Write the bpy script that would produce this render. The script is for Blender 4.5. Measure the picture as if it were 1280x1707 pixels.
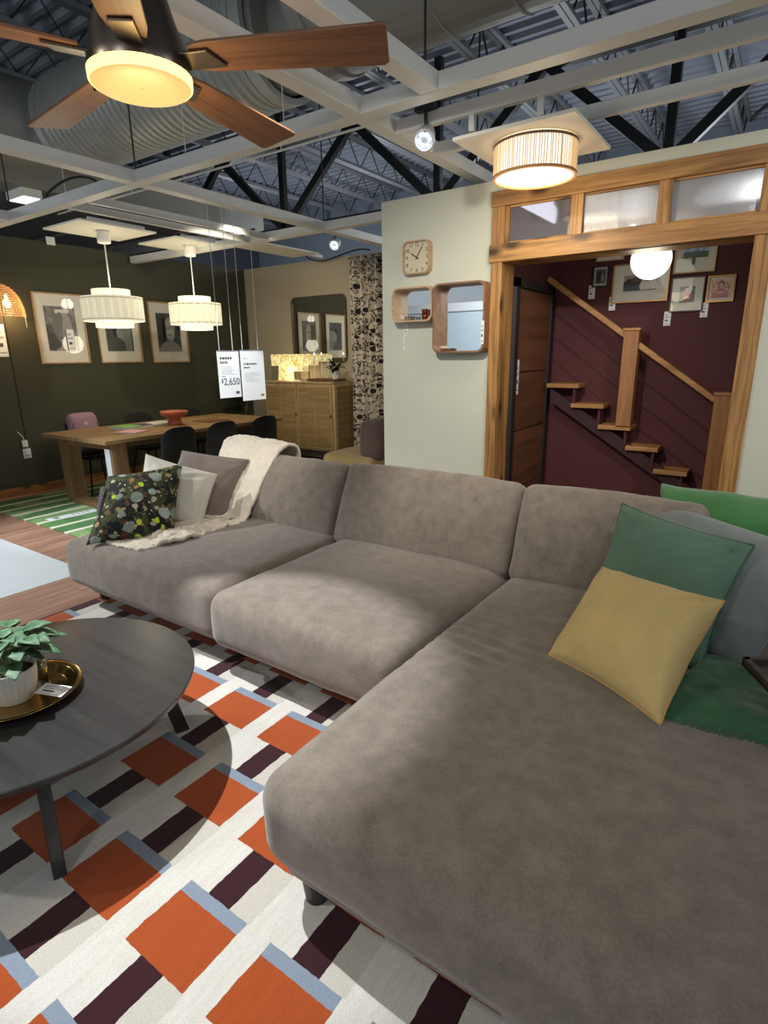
import bpy, bmesh, math, random
from mathutils import Vector, Matrix, noise
random.seed(7)
sc = bpy.context.scene
col = sc.collection
for o in list(bpy.data.objects):
    bpy.data.objects.remove(o)
PI = math.pi
def S(r, g, b):
    def f(c):
        c /= 255.0
        return c / 12.92 if c <= .04045 else ((c + .055) / 1.055) ** 2.4
    return (f(r), f(g), f(b), 1.0)

# ---------------------------------------------------------------- camera
FPX, YAW, PITCH, ROLL, EYE = 950.16, .608004, .271132, -.0134646, 1.6
fwd = Vector((-math.sin(YAW) * math.cos(PITCH), math.cos(YAW) * math.cos(PITCH), -math.sin(PITCH)))
rgt = Vector((math.cos(YAW), math.sin(YAW), 0))
upv = rgt.cross(fwd)
r2 = math.cos(ROLL) * rgt + math.sin(ROLL) * upv
u2 = -math.sin(ROLL) * rgt + math.cos(ROLL) * upv
cam = bpy.data.cameras.new('camera')
cam.sensor_fit = 'HORIZONTAL'
cam.sensor_width = 36
cam.lens = FPX / 1280 * 36
cam.clip_start = .02
camo = bpy.data.objects.new('camera', cam)
col.objects.link(camo)
mw = Matrix((r2, u2, -fwd)).transposed().to_4x4()
mw.translation = (0, 0, EYE)
camo.matrix_world = mw
sc.camera = camo

# ---------------------------------------------------------------- world, lights, exposure
w = bpy.data.worlds.new('world')
sc.world = w
w.use_nodes = True
bg = w.node_tree.nodes['Background']
bg.inputs[0].default_value = (.80, .90, 1.0, 1)
bg.inputs[1].default_value = .46
sc.view_settings.view_transform = 'Standard'
sc.view_settings.look = 'None'
sc.view_settings.exposure = 0.0
sc.view_settings.gamma = 1
sc.view_settings.use_curve_mapping = False

def spot(name, loc, target, power, angle=60, blend=.5, radius=.03, colr=(1, .95, .88)):
    d = bpy.data.lights.new(name, 'SPOT')
    d.energy = power
    d.spot_size = math.radians(angle)
    d.spot_blend = blend
    d.shadow_soft_size = radius
    d.color = colr
    o = bpy.data.objects.new(name, d)
    col.objects.link(o)
    o.location = loc
    o.rotation_euler = (Vector(target) - Vector(loc)).to_track_quat('-Z', 'Y').to_euler()
    return o
def point(name, loc, power, radius=.05, colr=(1, .85, .6)):
    d = bpy.data.lights.new(name, 'POINT')
    d.energy = power
    d.shadow_soft_size = radius
    d.color = colr
    o = bpy.data.objects.new(name, d)
    col.objects.link(o)
    o.location = loc
    return o
COOL = (.93, .97, 1.0)
spot('track_light_rug', (-2.5, .95, 2.76), (-1.62, 1.22, 0), 420, 43, .35, .015, COOL)
spot('track_light_rug_front', (-3.2, -1.1, 2.76), (-1.6, .45, 0), 78, 62, .8, .05)
spot('track_light_sofa', (.9, .2, 2.76), (-1.6, 2.5, .5), 24, 70, .9, .06)
spot('track_light_chaise', (-2.3, -.5, 2.76), (-.1, 1.9, .4), 64, 66, .9, .08, (1, .98, .86))
spot('track_light_wall', (-1.5, 1.4, 2.76), (-2.1, 4.0, .8), 190, 84, .9, .05, (1, .97, .88))
spot('track_light_wall_right', (1.0, 2.0, 2.76), (.2, 4.0, 1.3), 115, 90, .9, .05)
spot('track_light_aisle', (-5.6, .6, 2.76), (-4.5, 1.95, 0), 400, 80, .6, .05, COOL)
spot('track_light_green_rug', (-4.4, 1.6, 2.76), (-5.6, 2.75, 0), 130, 34, .7, .04, COOL)
spot('track_light_cushions', (-4.3, .7, 2.76), (-3.3, 2.3, .7), 95, 46, .8, .04)
spot('track_light_green_wall', (-4.5, 4.3, 2.74), (-7.4, 4.5, 1.9), 60, 80, .9, .05, (1, .9, .7))
spot('track_light_beige_wall', (-4.7, 4.7, 2.74), (-5.9, 6.9, 1.5), 62, 80, .9, .05, (1, .9, .7))
spot('track_light_signs', (-3.3, 2.6, 2.76), (-4.0, 3.55, 1.4), 250, 28, .6, .04, COOL)
spot('track_light_facing_wall', (-4.5, -1.2, 2.9), (-5.0, -3.6, 1.6), 330, 120, .9, .1, COOL)
for i, (lx, ly, p) in enumerate(((-3.0, 7.9, 62), (-8.8, 1.0, 55), (2.2, 3.0, 45), (-.5, -2.5, 75), (-6.4, 8.8, 80), (-.5, 8.6, 62), (-9.5, 8.6, 70))):
    point('store_light', (lx, ly, 3.3), p, .25, COOL)

# ---------------------------------------------------------------- materials
MATS = {}
def new_mat(name):
    m = bpy.data.materials.new(name)
    m.use_nodes = True
    nt = m.node_tree
    b = nt.nodes['Principled BSDF']
    return m, nt, b
def nmath(nt, op, a, b=None, c=None):
    n = nt.nodes.new('ShaderNodeMath')
    n.operation = op
    for i, v in enumerate((a, b, c)):
        if v is None: continue
        if isinstance(v, (int, float)): n.inputs[i].default_value = v
        else: nt.links.new(v, n.inputs[i])
    return n.outputs[0]
def nmix(nt, fac, a, b):
    n = nt.nodes.new('ShaderNodeMix')
    n.data_type = 'RGBA'
    for i, v in ((0, fac), (6, a), (7, b)):
        if isinstance(v, (int, float)): n.inputs[i].default_value = v
        elif isinstance(v, tuple): n.inputs[i].default_value = v
        else: nt.links.new(v, n.inputs[i])
    return n.outputs[2]
def coords(nt, scale=(1, 1, 1), rand=False, kind='Object'):
    t = nt.nodes.new('ShaderNodeTexCoord')
    mp = nt.nodes.new('ShaderNodeMapping')
    mp.inputs['Scale'].default_value = scale
    nt.links.new(t.outputs[kind], mp.inputs[0])
    if rand:
        oi = nt.nodes.new('ShaderNodeObjectInfo')
        k = nt.nodes.new('ShaderNodeVectorMath'); k.operation = 'SCALE'
        k.inputs[0].default_value = (37, 19, 53)
        nt.links.new(oi.outputs['Random'], k.inputs['Scale'])
        nt.links.new(k.outputs[0], mp.inputs['Location'])
    return mp.outputs[0]
def nnoise(nt, vec, scale, detail=3, rough=.5):
    n = nt.nodes.new('ShaderNodeTexNoise')
    n.inputs['Scale'].default_value = scale
    n.inputs['Detail'].default_value = detail
    n.inputs['Roughness'].default_value = rough
    nt.links.new(vec, n.inputs['Vector'])
    return n.outputs[0]
def nramp(nt, fac, stops):
    n = nt.nodes.new('ShaderNodeValToRGB')
    e = n.color_ramp.elements
    while len(e) < len(stops): e.new(.5)
    for i, (p, c) in enumerate(stops):
        e[i].position = p; e[i].color = c
    nt.links.new(fac, n.inputs[0])
    return n.outputs[0]
def nbump(nt, b, h, strength=.3, dist=.002):
    n = nt.nodes.new('ShaderNodeBump')
    n.inputs['Strength'].default_value = strength
    n.inputs['Distance'].default_value = dist
    nt.links.new(h, n.inputs['Height'])
    nt.links.new(n.outputs[0], b.inputs['Normal'])
def mat(name, c, rough=.6, metal=0, var=.12, vscale=6, bump=0, bscale=200, emit=None, estr=0, sheen=0, spec=None, alpha=None, trans=0, coat=0):
    if name in MATS: return MATS[name]
    m, nt, b = new_mat(name)
    v = coords(nt)
    n = nnoise(nt, v, vscale, 4)
    d = tuple(x * (1 - var) for x in c[:3]) + (1,)
    l = tuple(min(1, x * (1 + var)) for x in c[:3]) + (1,)
    nt.links.new(nmix(nt, n, d, l), b.inputs['Base Color'])
    b.inputs['Roughness'].default_value = rough
    b.inputs['Metallic'].default_value = metal
    if sheen:
        b.inputs['Sheen Weight'].default_value = sheen
        b.inputs['Sheen Roughness'].default_value = .5
    if spec is not None: b.inputs['Specular IOR Level'].default_value = spec
    if coat: b.inputs['Coat Weight'].default_value = coat
    if trans: b.inputs['Transmission Weight'].default_value = trans
    if emit:
        b.inputs['Emission Color'].default_value = emit
        b.inputs['Emission Strength'].default_value = estr
    if bump:
        nbump(nt, b, nnoise(nt, v, bscale, 2), bump)
    MATS[name] = m
    return m
def wood(name, c1, c2, axis=0, scale=1.0, rough=.5, knots=False, grain=1.0, rand=True):
    if name in MATS: return MATS[name]
    m, nt, b = new_mat(name)
    s = [18 * scale] * 3
    s[axis] = 1.3 * scale
    v = coords(nt, tuple(s), rand)
    n1 = nnoise(nt, v, 1.0, 5, .6)
    s2 = [120 * scale] * 3; s2[axis] = 4 * scale
    v2 = coords(nt, tuple(s2), rand)
    n2 = nnoise(nt, v2, 1.0, 3, .65)
    f = nmath(nt, 'ADD', nmath(nt, 'MULTIPLY', n1, .75), nmath(nt, 'MULTIPLY', n2, .45 * grain))
    cc = nramp(nt, f, [(.42, c2), (.74, c1)])
    if knots:
        wvn = nt.nodes.new('ShaderNodeTexWave'); wvn.wave_type = 'BANDS'; wvn.bands_direction = 'XYZ'[(axis + 1) % 3] if axis != 2 else 'X'
        s5 = [1.0] * 3; s5[axis] = .10
        nt.links.new(coords(nt, tuple(s5), rand), wvn.inputs['Vector'])
        wvn.inputs['Scale'].default_value = 9; wvn.inputs['Distortion'].default_value = 9; wvn.inputs['Detail'].default_value = 3; wvn.inputs['Detail Scale'].default_value = 1.2
        mu = nt.nodes.new('ShaderNodeMix'); mu.data_type = 'RGBA'; mu.blend_type = 'MULTIPLY'; mu.inputs[0].default_value = .6
        nt.links.new(cc, mu.inputs[6]); nt.links.new(nramp(nt, wvn.outputs['Fac'], [(.05, (.52, .46, .40, 1)), (.35, (1, 1, 1, 1))]), mu.inputs[7])
        cc = mu.outputs[2]
        s3 = [7.0] * 3; s3[axis] = 3.2
        v3 = coords(nt, tuple(s3), rand)
        vo = nt.nodes.new('ShaderNodeTexVoronoi')
        nt.links.new(v3, vo.inputs['Vector'])
        vo.inputs['Scale'].default_value = 1.0
        k = nramp(nt, vo.outputs['Distance'], [(.10, (1, 1, 1, 1)), (.30, (0, 0, 0, 1))])
        dk = tuple(x * .28 for x in c2[:3]) + (1,)
        cc = nmix(nt, k, cc, dk)
    nt.links.new(cc, b.inputs['Base Color'])
    b.inputs['Roughness'].default_value = rough
    nbump(nt, b, n2, .05, .001)
    MATS[name] = m
    return m
def fabric(name, c, rough=.9, var=.18, weave=900, bump=.35, sheen=.25, vscale=5):
    if name in MATS: return MATS[name]
    m, nt, b = new_mat(name)
    v = coords(nt)
    n = nnoise(nt, v, vscale, 5, .6)
    n2 = nnoise(nt, v, weave * .35, 2, .6)
    f = nmath(nt, 'ADD', nmath(nt, 'MULTIPLY', n, .6), nmath(nt, 'MULTIPLY', n2, .4))
    d = tuple(x * (1 - var * 1.6) for x in c[:3]) + (1,)
    l = tuple(min(1, x * (1 + var * 1.6)) for x in c[:3]) + (1,)
    nt.links.new(nramp(nt, f, [(.3, d), (.7, l)]), b.inputs['Base Color'])
    b.inputs['Roughness'].default_value = rough
    b.inputs['Sheen Weight'].default_value = sheen
    b.inputs['Specular IOR Level'].default_value = .2
    nbump(nt, b, nnoise(nt, v, weave, 2), bump, .0015)
    MATS[name] = m
    return m
def emissive(name, c, strength, base=None):
    return mat(name, base or c, .5, 0, .03, emit=c, estr=strength)
def print_mat(name, bgc, shapes, rough=.5, nz=.0, nscale=12):
    """flat print on a UV quad: shapes ('e',cx,cy,rx,ry,col[,soft]) or ('r',x0,x1,y0,y1,col), painted in order"""
    if name in MATS: return MATS[name]
    m, nt, b = new_mat(name)
    t = nt.nodes.new('ShaderNodeTexCoord')
    sp = nt.nodes.new('ShaderNodeSeparateXYZ')
    nt.links.new(t.outputs['UV'], sp.inputs[0])
    x, y = sp.outputs[0], sp.outputs[1]
    if nz:
        no = nt.nodes.new('ShaderNodeTexNoise'); no.inputs['Scale'].default_value = nscale
        no.inputs['Detail'].default_value = 5
        nt.links.new(t.outputs['UV'], no.inputs['Vector'])
        so = nt.nodes.new('ShaderNodeSeparateXYZ'); nt.links.new(no.outputs['Color'], so.inputs[0])
        x = nmath(nt, 'ADD', x, nmath(nt, 'MULTIPLY', nmath(nt, 'SUBTRACT', so.outputs[0], .5), nz))
        y = nmath(nt, 'ADD', y, nmath(nt, 'MULTIPLY', nmath(nt, 'SUBTRACT', so.outputs[1], .5), nz))
        d = tuple(q * .55 for q in bgc[:3]) + (1,)
        l = tuple(min(1, q * 1.6) for q in bgc[:3]) + (1,)
        cur = nramp(nt, no.outputs[0], [(.35, d), (.65, l)])
    else:
        cur = bgc
    for s in shapes:
        if s[0] == 'e':
            _, cx, cy, rx, ry, c = s[:6]
            soft = s[6] if len(s) > 6 else .08
            dx = nmath(nt, 'MULTIPLY', nmath(nt, 'SUBTRACT', x, cx), 1 / rx)
            dy = nmath(nt, 'MULTIPLY', nmath(nt, 'SUBTRACT', y, cy), 1 / ry)
            r = nmath(nt, 'ADD', nmath(nt, 'MULTIPLY', dx, dx), nmath(nt, 'MULTIPLY', dy, dy))
            mr = nt.nodes.new('ShaderNodeMapRange')
            mr.inputs[1].default_value = 1 + soft; mr.inputs[2].default_value = 1 - soft
            nt.links.new(r, mr.inputs[0])
            fac = mr.outputs[0]
        else:
            _, x0, x1, y0, y1, c = s
            fac = nmath(nt, 'MULTIPLY', nmath(nt, 'MULTIPLY', nmath(nt, 'GREATER_THAN', x, x0), nmath(nt, 'LESS_THAN', x, x1)),
                        nmath(nt, 'MULTIPLY', nmath(nt, 'GREATER_THAN', y, y0), nmath(nt, 'LESS_THAN', y, y1)))
        cur = nmix(nt, fac, cur, c)
    if isinstance(cur, tuple): b.inputs['Base Color'].default_value = cur
    else: nt.links.new(cur, b.inputs['Base Color'])
    b.inputs['Roughness'].default_value = rough
    MATS[name] = m
    return m

# ---------------------------------------------------------------- mesh helpers
OFF = {}
def off(p):
    return OFF.get(p.name, Vector((0, 0, 0))) if p is not None else Vector((0, 0, 0))
def tag(o, label=None, cat=None, group=None, kind=None):
    if label: o['label'] = label
    if cat: o['category'] = cat
    if group: o['group'] = group
    if kind: o['kind'] = kind
    return o
def empty(name, loc=(0, 0, 0), label=None, cat=None, group=None, kind=None, rz=0):
    o = bpy.data.objects.new(name, None)
    o.empty_display_size = .1
    col.objects.link(o)
    o.location = loc
    o.rotation_euler = (0, 0, rz)
    OFF[o.name] = Vector(loc)
    return tag(o, label, cat, group, kind)
def link(name, me, parent=None):
    o = bpy.data.objects.new(name, me)
    col.objects.link(o)
    if parent is not None: o.parent = parent
    OFF[o.name] = off(parent)
    return o
class MB:
    def __init__(s): s.v = []; s.f = []; s.uv = []
    def add(s, vs, fs):
        k = len(s.v)
        s.v += [Vector(q) for q in vs]
        s.f += [tuple(i + k for i in f) for f in fs]
        return s
    def box(s, x0, x1, y0, y1, z0, z1):
        return s.add([(x0, y0, z0), (x1, y0, z0), (x1, y1, z0), (x0, y1, z0), (x0, y0, z1), (x1, y0, z1), (x1, y1, z1), (x0, y1, z1)],
                     [(0, 3, 2, 1), (4, 5, 6, 7), (0, 1, 5, 4), (1, 2, 6, 5), (2, 3, 7, 6), (3, 0, 4, 7)])
    def obox(s, m, sx, sy, sz):
        """box centred at matrix m"""
        vs = []
        for z in (-.5, .5):
            for (x, y) in ((-.5, -.5), (.5, -.5), (.5, .5), (-.5, .5)):
                vs.append(m @ Vector((x * sx, y * sy, z * sz)))
        return s.add(vs, [(0, 3, 2, 1), (4, 5, 6, 7), (0, 1, 5, 4), (1, 2, 6, 5), (2, 3, 7, 6), (3, 0, 4, 7)])
    def bar(s, a, b, wx, wz, up=(0, 0, 1)):
        a, b = Vector(a), Vector(b)
        d = (b - a); L = d.length; d.normalize()
        up = Vector(up)
        x = d.cross(up)
        if x.length < 1e-4: x = d.cross(Vector((1, 0, 0)))
        x.normalize(); z = x.cross(d)
        m = Matrix((x, d, z)).transposed().to_4x4(); m.translation = (a + b) / 2
        return s.obox(m, wx, L, wz)
    def tube(s, pts, r, n=8, caps=True):
        pts = [Vector(p) for p in pts]
        rr = r if isinstance(r, (list, tuple)) else [r] * len(pts)
        k = len(s.v); prev = None
        for i, p in enumerate(pts):
            t = (pts[min(i + 1, len(pts) - 1)] - pts[max(i - 1, 0)]).normalized()
            if prev is None:
                a = Vector((0, 0, 1)) if abs(t.z) < .9 else Vector((1, 0, 0))
                x = t.cross(a).normalized()
            else:
                x = (prev - t * prev.dot(t)).normalized()
            prev = x
            y = t.cross(x)
            for j in range(n):
                a = 2 * PI * j / n
                s.v.append(p + (x * math.cos(a) + y * math.sin(a)) * rr[i])
        for i in range(len(pts) - 1):
            for j in range(n):
                q = (j + 1) % n
                s.f.append((k + i * n + j, k + i * n + q, k + (i + 1) * n + q, k + (i + 1) * n + j))
        if caps:
            s.f.append(tuple(k + j for j in reversed(range(n))))
            e = k + (len(pts) - 1) * n
            s.f.append(tuple(e + j for j in range(n)))
        return s
    def lathe(s, prof, c=(0, 0, 0), n=32, m=None, cap0=False, cap1=False):
        k = len(s.v)
        for (r, z) in prof:
            for j in range(n):
                a = 2 * PI * j / n
                q = Vector((r * math.cos(a), r * math.sin(a), z))
                if m is not None: q = m @ q
                s.v.append(q + Vector(c))
        for i in range(len(prof) - 1):
            for j in range(n):
                q = (j + 1) % n
                s.f.append((k + i * n + j, k + i * n + q, k + (i + 1) * n + q, k + (i + 1) * n + j))
        if cap0: s.f.append(tuple(k + j for j in reversed(range(n))))
        if cap1:
            e = k + (len(prof) - 1) * n
            s.f.append(tuple(e + j for j in range(n)))
        return s
    def prism(s, poly, f0, f1):
        """poly: 2D points; f0/f1 map (a,b)->3D for the two ends"""
        k = len(s.v); n = len(poly)
        s.v += [Vector(f0(*p)) for p in poly] + [Vector(f1(*p)) for p in poly]
        s.f.append(tuple(k + i for i in reversed(range(n))))
        s.f.append(tuple(k + n + i for i in range(n)))
        for i in range(n):
            j = (i + 1) % n
            s.f.append((k + i, k + j, k + n + j, k + n + i))
        return s
    def grid(s, nu, nv, fn, closed_u=False):
        k = len(s.v)
        for i in range(nu + 1):
            for j in range(nv + 1):
                s.v.append(Vector(fn(i / nu, j / nv)))
        for i in range(nu):
            for j in range(nv):
                a = k + i * (nv + 1) + j
                s.f.append((a, a + nv + 1, a + nv + 2, a + 1))
        return s
    def build(s, name, material, parent=None, smooth=False, bevel=0, world=True, solid=0, subsurf=0):
        me = bpy.data.meshes.new(name)
        o3 = off(parent) if world else Vector((0, 0, 0))
        me.from_pydata([tuple(q - o3) for q in s.v], [], s.f)
        bm = bmesh.new(); bm.from_mesh(me)
        bmesh.ops.recalc_face_normals(bm, faces=bm.faces[:])
        bm.to_mesh(me); bm.free()
        if material: me.materials.append(material)
        if smooth:
            for p in me.polygons: p.use_smooth = True
        o = link(name, me, parent)
        if bevel:
            md = o.modifiers.new('bevel', 'BEVEL'); md.width = bevel; md.segments = 2; md.limit_method = 'ANGLE'
            md.angle_limit = math.radians(40)
        if solid:
            md = o.modifiers.new('solid', 'SOLIDIFY'); md.thickness = solid; md.offset = 0
        if subsurf:
            md = o.modifiers.new('sub', 'SUBSURF'); md.levels = subsurf; md.render_levels = subsurf
        return o
def quad_uv(name, p, ux, uy, material, parent=None, world=True):
    """flat printed quad: p lower-left corner, ux/uy edge vectors, with UVs"""
    p, ux, uy = Vector(p), Vector(ux), Vector(uy)
    o3 = off(parent) if world else Vector((0, 0, 0))
    me = bpy.data.meshes.new(name)
    me.from_pydata([tuple(q - o3) for q in (p, p + ux, p + ux + uy, p + uy)], [], [(0, 1, 2, 3)])
    uvl = me.uv_layers.new()
    for i, c in enumerate(((0, 0), (1, 0), (1, 1), (0, 1))): uvl.data[i].uv = c
    me.materials.append(material)
    return link(name, me, parent)
def copy_tree(o, parent=None):
    c = o.copy()
    col.objects.link(c)
    c.parent = parent
    for ch in o.children: copy_tree(ch, c)
    return c
def text_mesh(name, body, size, m, material, parent, extrude=.0006, align='CENTER'):
    cu = bpy.data.curves.new(name, 'FONT')
    cu.body = body; cu.size = size; cu.align_x = align; cu.align_y = 'CENTER'; cu.extrude = extrude
    t = bpy.data.objects.new('tmp_text', cu)
    col.objects.link(t)
    me = bpy.data.meshes.new_from_object(t)
    bpy.data.objects.remove(t)
    me.name = name
    mm = m.copy()
    mm.translation = mm.translation - off(parent)
    me.transform(mm)
    me.materials.clear(); me.materials.append(material)
    return link(name, me, parent)
def frame_m(loc, xdir, zdir):
    """matrix with local x along xdir, local y along zdir (text up), local z out"""
    x = Vector(xdir).normalized(); y = Vector(zdir).normalized(); z = x.cross(y)
    m = Matrix((x, y, z)).transposed().to_4x4(); m.translation = Vector(loc)
    return m
def softbox(x0, x1, y0, y1, z0, z1, r, n=26, puff=(0, 0, 0), wr=.003, seed=0, m=None, wfreq=4.0, fn=None):
    """soft upholstered block: rounded box, puffed faces, slight wrinkles"""
    def ax(a, b):
        L = b - a
        p = [a, a + r * .15, a + r * .4, a + r * .7, a + r]
        k = max(2, int(n * L / 1.2))
        p += [a + r + (L - 2 * r) * i / k for i in range(1, k)]
        p += [b - r, b - r * .7, b - r * .4, b - r * .15, b]
        return p
    X, Y, Z = ax(x0, x1), ax(y0, y1), ax(z0, z1)
    cx, cy, cz = (x0 + x1) / 2, (y0 + y1) / 2, (z0 + z1) / 2
    hx, hy, hz = (x1 - x0) / 2, (y1 - y0) / 2, (z1 - z0) / 2
    idx = {}; vs = []; fs = []
    def vert(x, y, z):
        key = (round(x, 5), round(y, 5), round(z, 5))
        if key in idx: return idx[key]
        ix = min(max(x, x0 + r), x1 - r); iy = min(max(y, y0 + r), y1 - r); iz = min(max(z, z0 + r), z1 - r)
        d = Vector((x - ix, y - iy, z - iz))
        if d.length > 1e-9: d.normalize()
        q = Vector((ix, iy, iz)) + d * r
        u, v, t = (q.x - cx) / hx, (q.y - cy) / hy, (q.z - cz) / hz
        bx = puff[0] * (1 - v * v) * (1 - t * t); by = puff[1] * (1 - u ** 4) * (1 - t * t); bz = puff[2] * (1 - u ** 4) * (1 - v ** 4)
        q += Vector((bx * max(-1, min(1, u * 1.2)), by * max(-1, min(1, v * 1.2)), bz * max(-1, min(1, t * 1.2))))
        if wr:
            q += d * wr * noise.noise(Vector((q.x * wfreq + seed, q.y * wfreq, q.z * wfreq)))
            q += d * wr * .5 * noise.noise(Vector((q.x * wfreq * 3 + seed, q.y * wfreq * 3, q.z * wfreq * 2)))
        if fn: q = fn(q)
        if m is not None: q = m @ q
        idx[key] = len(vs); vs.append(q)
        return idx[key]
    def face(A, B, f):
        for i in range(len(A) - 1):
            for j in range(len(B) - 1):
                fs.append((vert(*f(A[i], B[j])), vert(*f(A[i + 1], B[j])), vert(*f(A[i + 1], B[j + 1])), vert(*f(A[i], B[j + 1]))))
    for z in (z0, z1): face(X, Y, lambda a, b: (a, b, z))
    for y in (y0, y1): face(X, Z, lambda a, b: (a, y, b))
    for x in (x0, x1): face(Y, Z, lambda a, b: (x, a, b))
    return MB().add(vs, fs)
def pillow(BL, BR, TR, TL, t, n=28, pinch=.06, wr=.006, seed=0, po=.5):
    """pillow on four 3-D corners (front face towards the viewer); returns MB and its seam loop"""
    BL, BR, TR, TL = map(Vector, (BL, BR, TR, TL))
    nrm = ((BR - BL).cross(TL - BL)).normalized()
    def P(u, v, side):
        a, b = 2 * u - 1, 2 * v - 1
        a2 = a * (1 - pinch * (1 - b * b)); b2 = b * (1 - pinch * (1 - a * a))
        uu, vv = (a2 + 1) / 2, (b2 + 1) / 2
        p = BL.lerp(BR, uu).lerp(TL.lerp(TR, uu), vv)
        h = (max(0, (1 - a * a) * (1 - b * b))) ** po
        # slump: fuller in the lower half
        h *= (1.06 - .12 * v)
        # soft lumps plus creases that fan out of the corners
        k = noise.noise(Vector((uu * 3 + seed, vv * 3, side * 3))) * .9
        for (cu, cv, wt_) in ((0, 0, .7), (1, 0, .8), (1, 1, 1.2), (0, 1, .8)):
            dx_, dy_ = uu - cu, vv - cv
            rad = math.hypot(dx_, dy_); ang = math.atan2(dy_, dx_)
            k += wt_ * max(0, 1 - rad / .62) * math.sin(ang * 13 + seed + 2.2 * noise.noise(Vector((uu * 3, vv * 3, seed))) * 3) * .55
        cr = max(abs(a), abs(b))
        if a * a > .98 or b * b > .98: p = p + nrm * .006 * noise.noise(Vector((uu * 5 + seed, vv * 5, 1.7)))
        return p + nrm * side * (h * t / 2) + nrm * side * wr * k * min(1, (1 - cr) * 6)
    mb = MB()
    idx = {}
    for side in (1, -1):
        for i in range(n + 1):
            for j in range(n + 1):
                if side == -1 and (i in (0, n) or j in (0, n)):
                    idx[(side, i, j)] = idx[(1, i, j)]; continue
                # cosine spacing keeps the rim round
                u = .5 - .5 * math.cos(PI * i / n); v = .5 - .5 * math.cos(PI * j / n)
                idx[(side, i, j)] = len(mb.v); mb.v.append(P(u, v, side))
        for i in range(n):
            for j in range(n):
                q = (idx[(side, i, j)], idx[(side, i + 1, j)], idx[(side, i + 1, j + 1)], idx[(side, i, j + 1)])
                mb.f.append(q if side == 1 else q[::-1])
    loop = [mb.v[idx[(1, i, 0)]] for i in range(n)] + [mb.v[idx[(1, n, j)]] for j in range(n)] + \
           [mb.v[idx[(1, i, n)]] for i in range(n, 0, -1)] + [mb.v[idx[(1, 0, j)]] for j in range(n, -1, -1)]
    return mb, loop
def ribbon(sections, nu, nv, amp, seed, freq=6, fluff=0):
    """cloth strip through (left,right) cross sections, smoothly interpolated"""
    A = [Vector(a) for a, b in sections]; B = [Vector(b) for a, b in sections]
    def cr(P, t):
        k = t * (len(P) - 1); i = min(int(k), len(P) - 2); f = k - i
        p0, p1, p2, p3 = P[max(i - 1, 0)], P[i], P[i + 1], P[min(i + 2, len(P) - 1)]
        return .5 * ((2 * p1) + (p2 - p0) * f + (2 * p0 - 5 * p1 + 4 * p2 - p3) * f * f + (3 * p1 - p0 - 3 * p2 + p3) * f ** 3)
    def fn(u, v):
        p = cr(A, u).lerp(cr(B, u), v)
        q = noise.noise(Vector((p.x * freq + seed, p.y * freq, p.z * freq)))
        q2 = noise.noise(Vector((p.x * freq * 2.7 + seed, p.y * freq * 2.7, p.z * freq * 2.7 + 4)))
        q3 = fluff * (noise.noise(p * 55) + .6 * noise.noise(p * 110 + Vector((9, 2, 4)))) if fluff else 0
        return p + Vector((0, -.3, 1)) * (amp * (q + .5 * q2) + q3)
    return MB().grid(nu, nv, fn)
# ================================================================ STRUCTURE
M_sage = mat('sage_paint', S(205, 206, 190), .85, var=.02, bump=.08, bscale=300)
M_green = mat('dark_green_paint', S(64, 64, 50), .9, var=.05, bump=.08, bscale=300)
M_beige = mat('beige_paint', S(178, 166, 142), .9, var=.04, bump=.08, bscale=300)
M_burg = mat('burgundy_paint', S(78, 32, 35), .75, var=.05, bump=.08, bscale=300)
M_bluegrey = mat('blue_grey_panel', S(120, 132, 146), .8, var=.05)
M_darkwall = mat('dark_store_wall', S(70, 75, 84), .9, var=.08)
M_facing = mat('pale_panel', S(196, 212, 222), .7, var=.03)
M_pine = wood('pine_stained', S(192, 144, 84), S(136, 94, 50), 2, 1.0, .5, True)
M_pinex = wood('pine_stained_x', S(192, 144, 84), S(136, 94, 50), 0, 1.0, .5, True)
M_piney = wood('pine_stained_y', S(176, 122, 66), S(118, 74, 34), 1, 1.0, .5, True)
M_plank = wood('floor_plank', S(184, 146, 124), S(128, 94, 78), 1, .8, .45)
M_subfloor = mat('subfloor', S(120, 90, 74), .7)
M_aisle = mat('aisle_vinyl', S(210, 218, 222), .35, var=.02)

fl = MB().box(-13, 5, -5, 12, -.3, -.012).build('floor', M_subfloor)
tag(fl, kind='structure')
# floor planks laid along the room, a fine gap between neighbours
pm = MB().box(-.0925, .0925, -.72, .72, -.012, 0).build('plank', M_plank, fl, bevel=.0012)
first = True
for i in range(22):
    for j in range(4):
        x = -7.38 + i * .187; y = .6 + j * 1.444 + (i * .53) % 1.2 - .6
        if x < -4.3 and y + .72 < 2.1: continue
        if x > -3.55 and j < 3 and y < 1.0: continue
        o = pm if first else pm.copy()
        if not first: col.objects.link(o); o.parent = fl
        first = False
        o.location = (x, y, 0)
ai = MB().box(-13, -4.27, -5, 2.09, -.012, .002).build('aisle_floor', M_aisle)
tag(ai, kind='structure')

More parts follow.
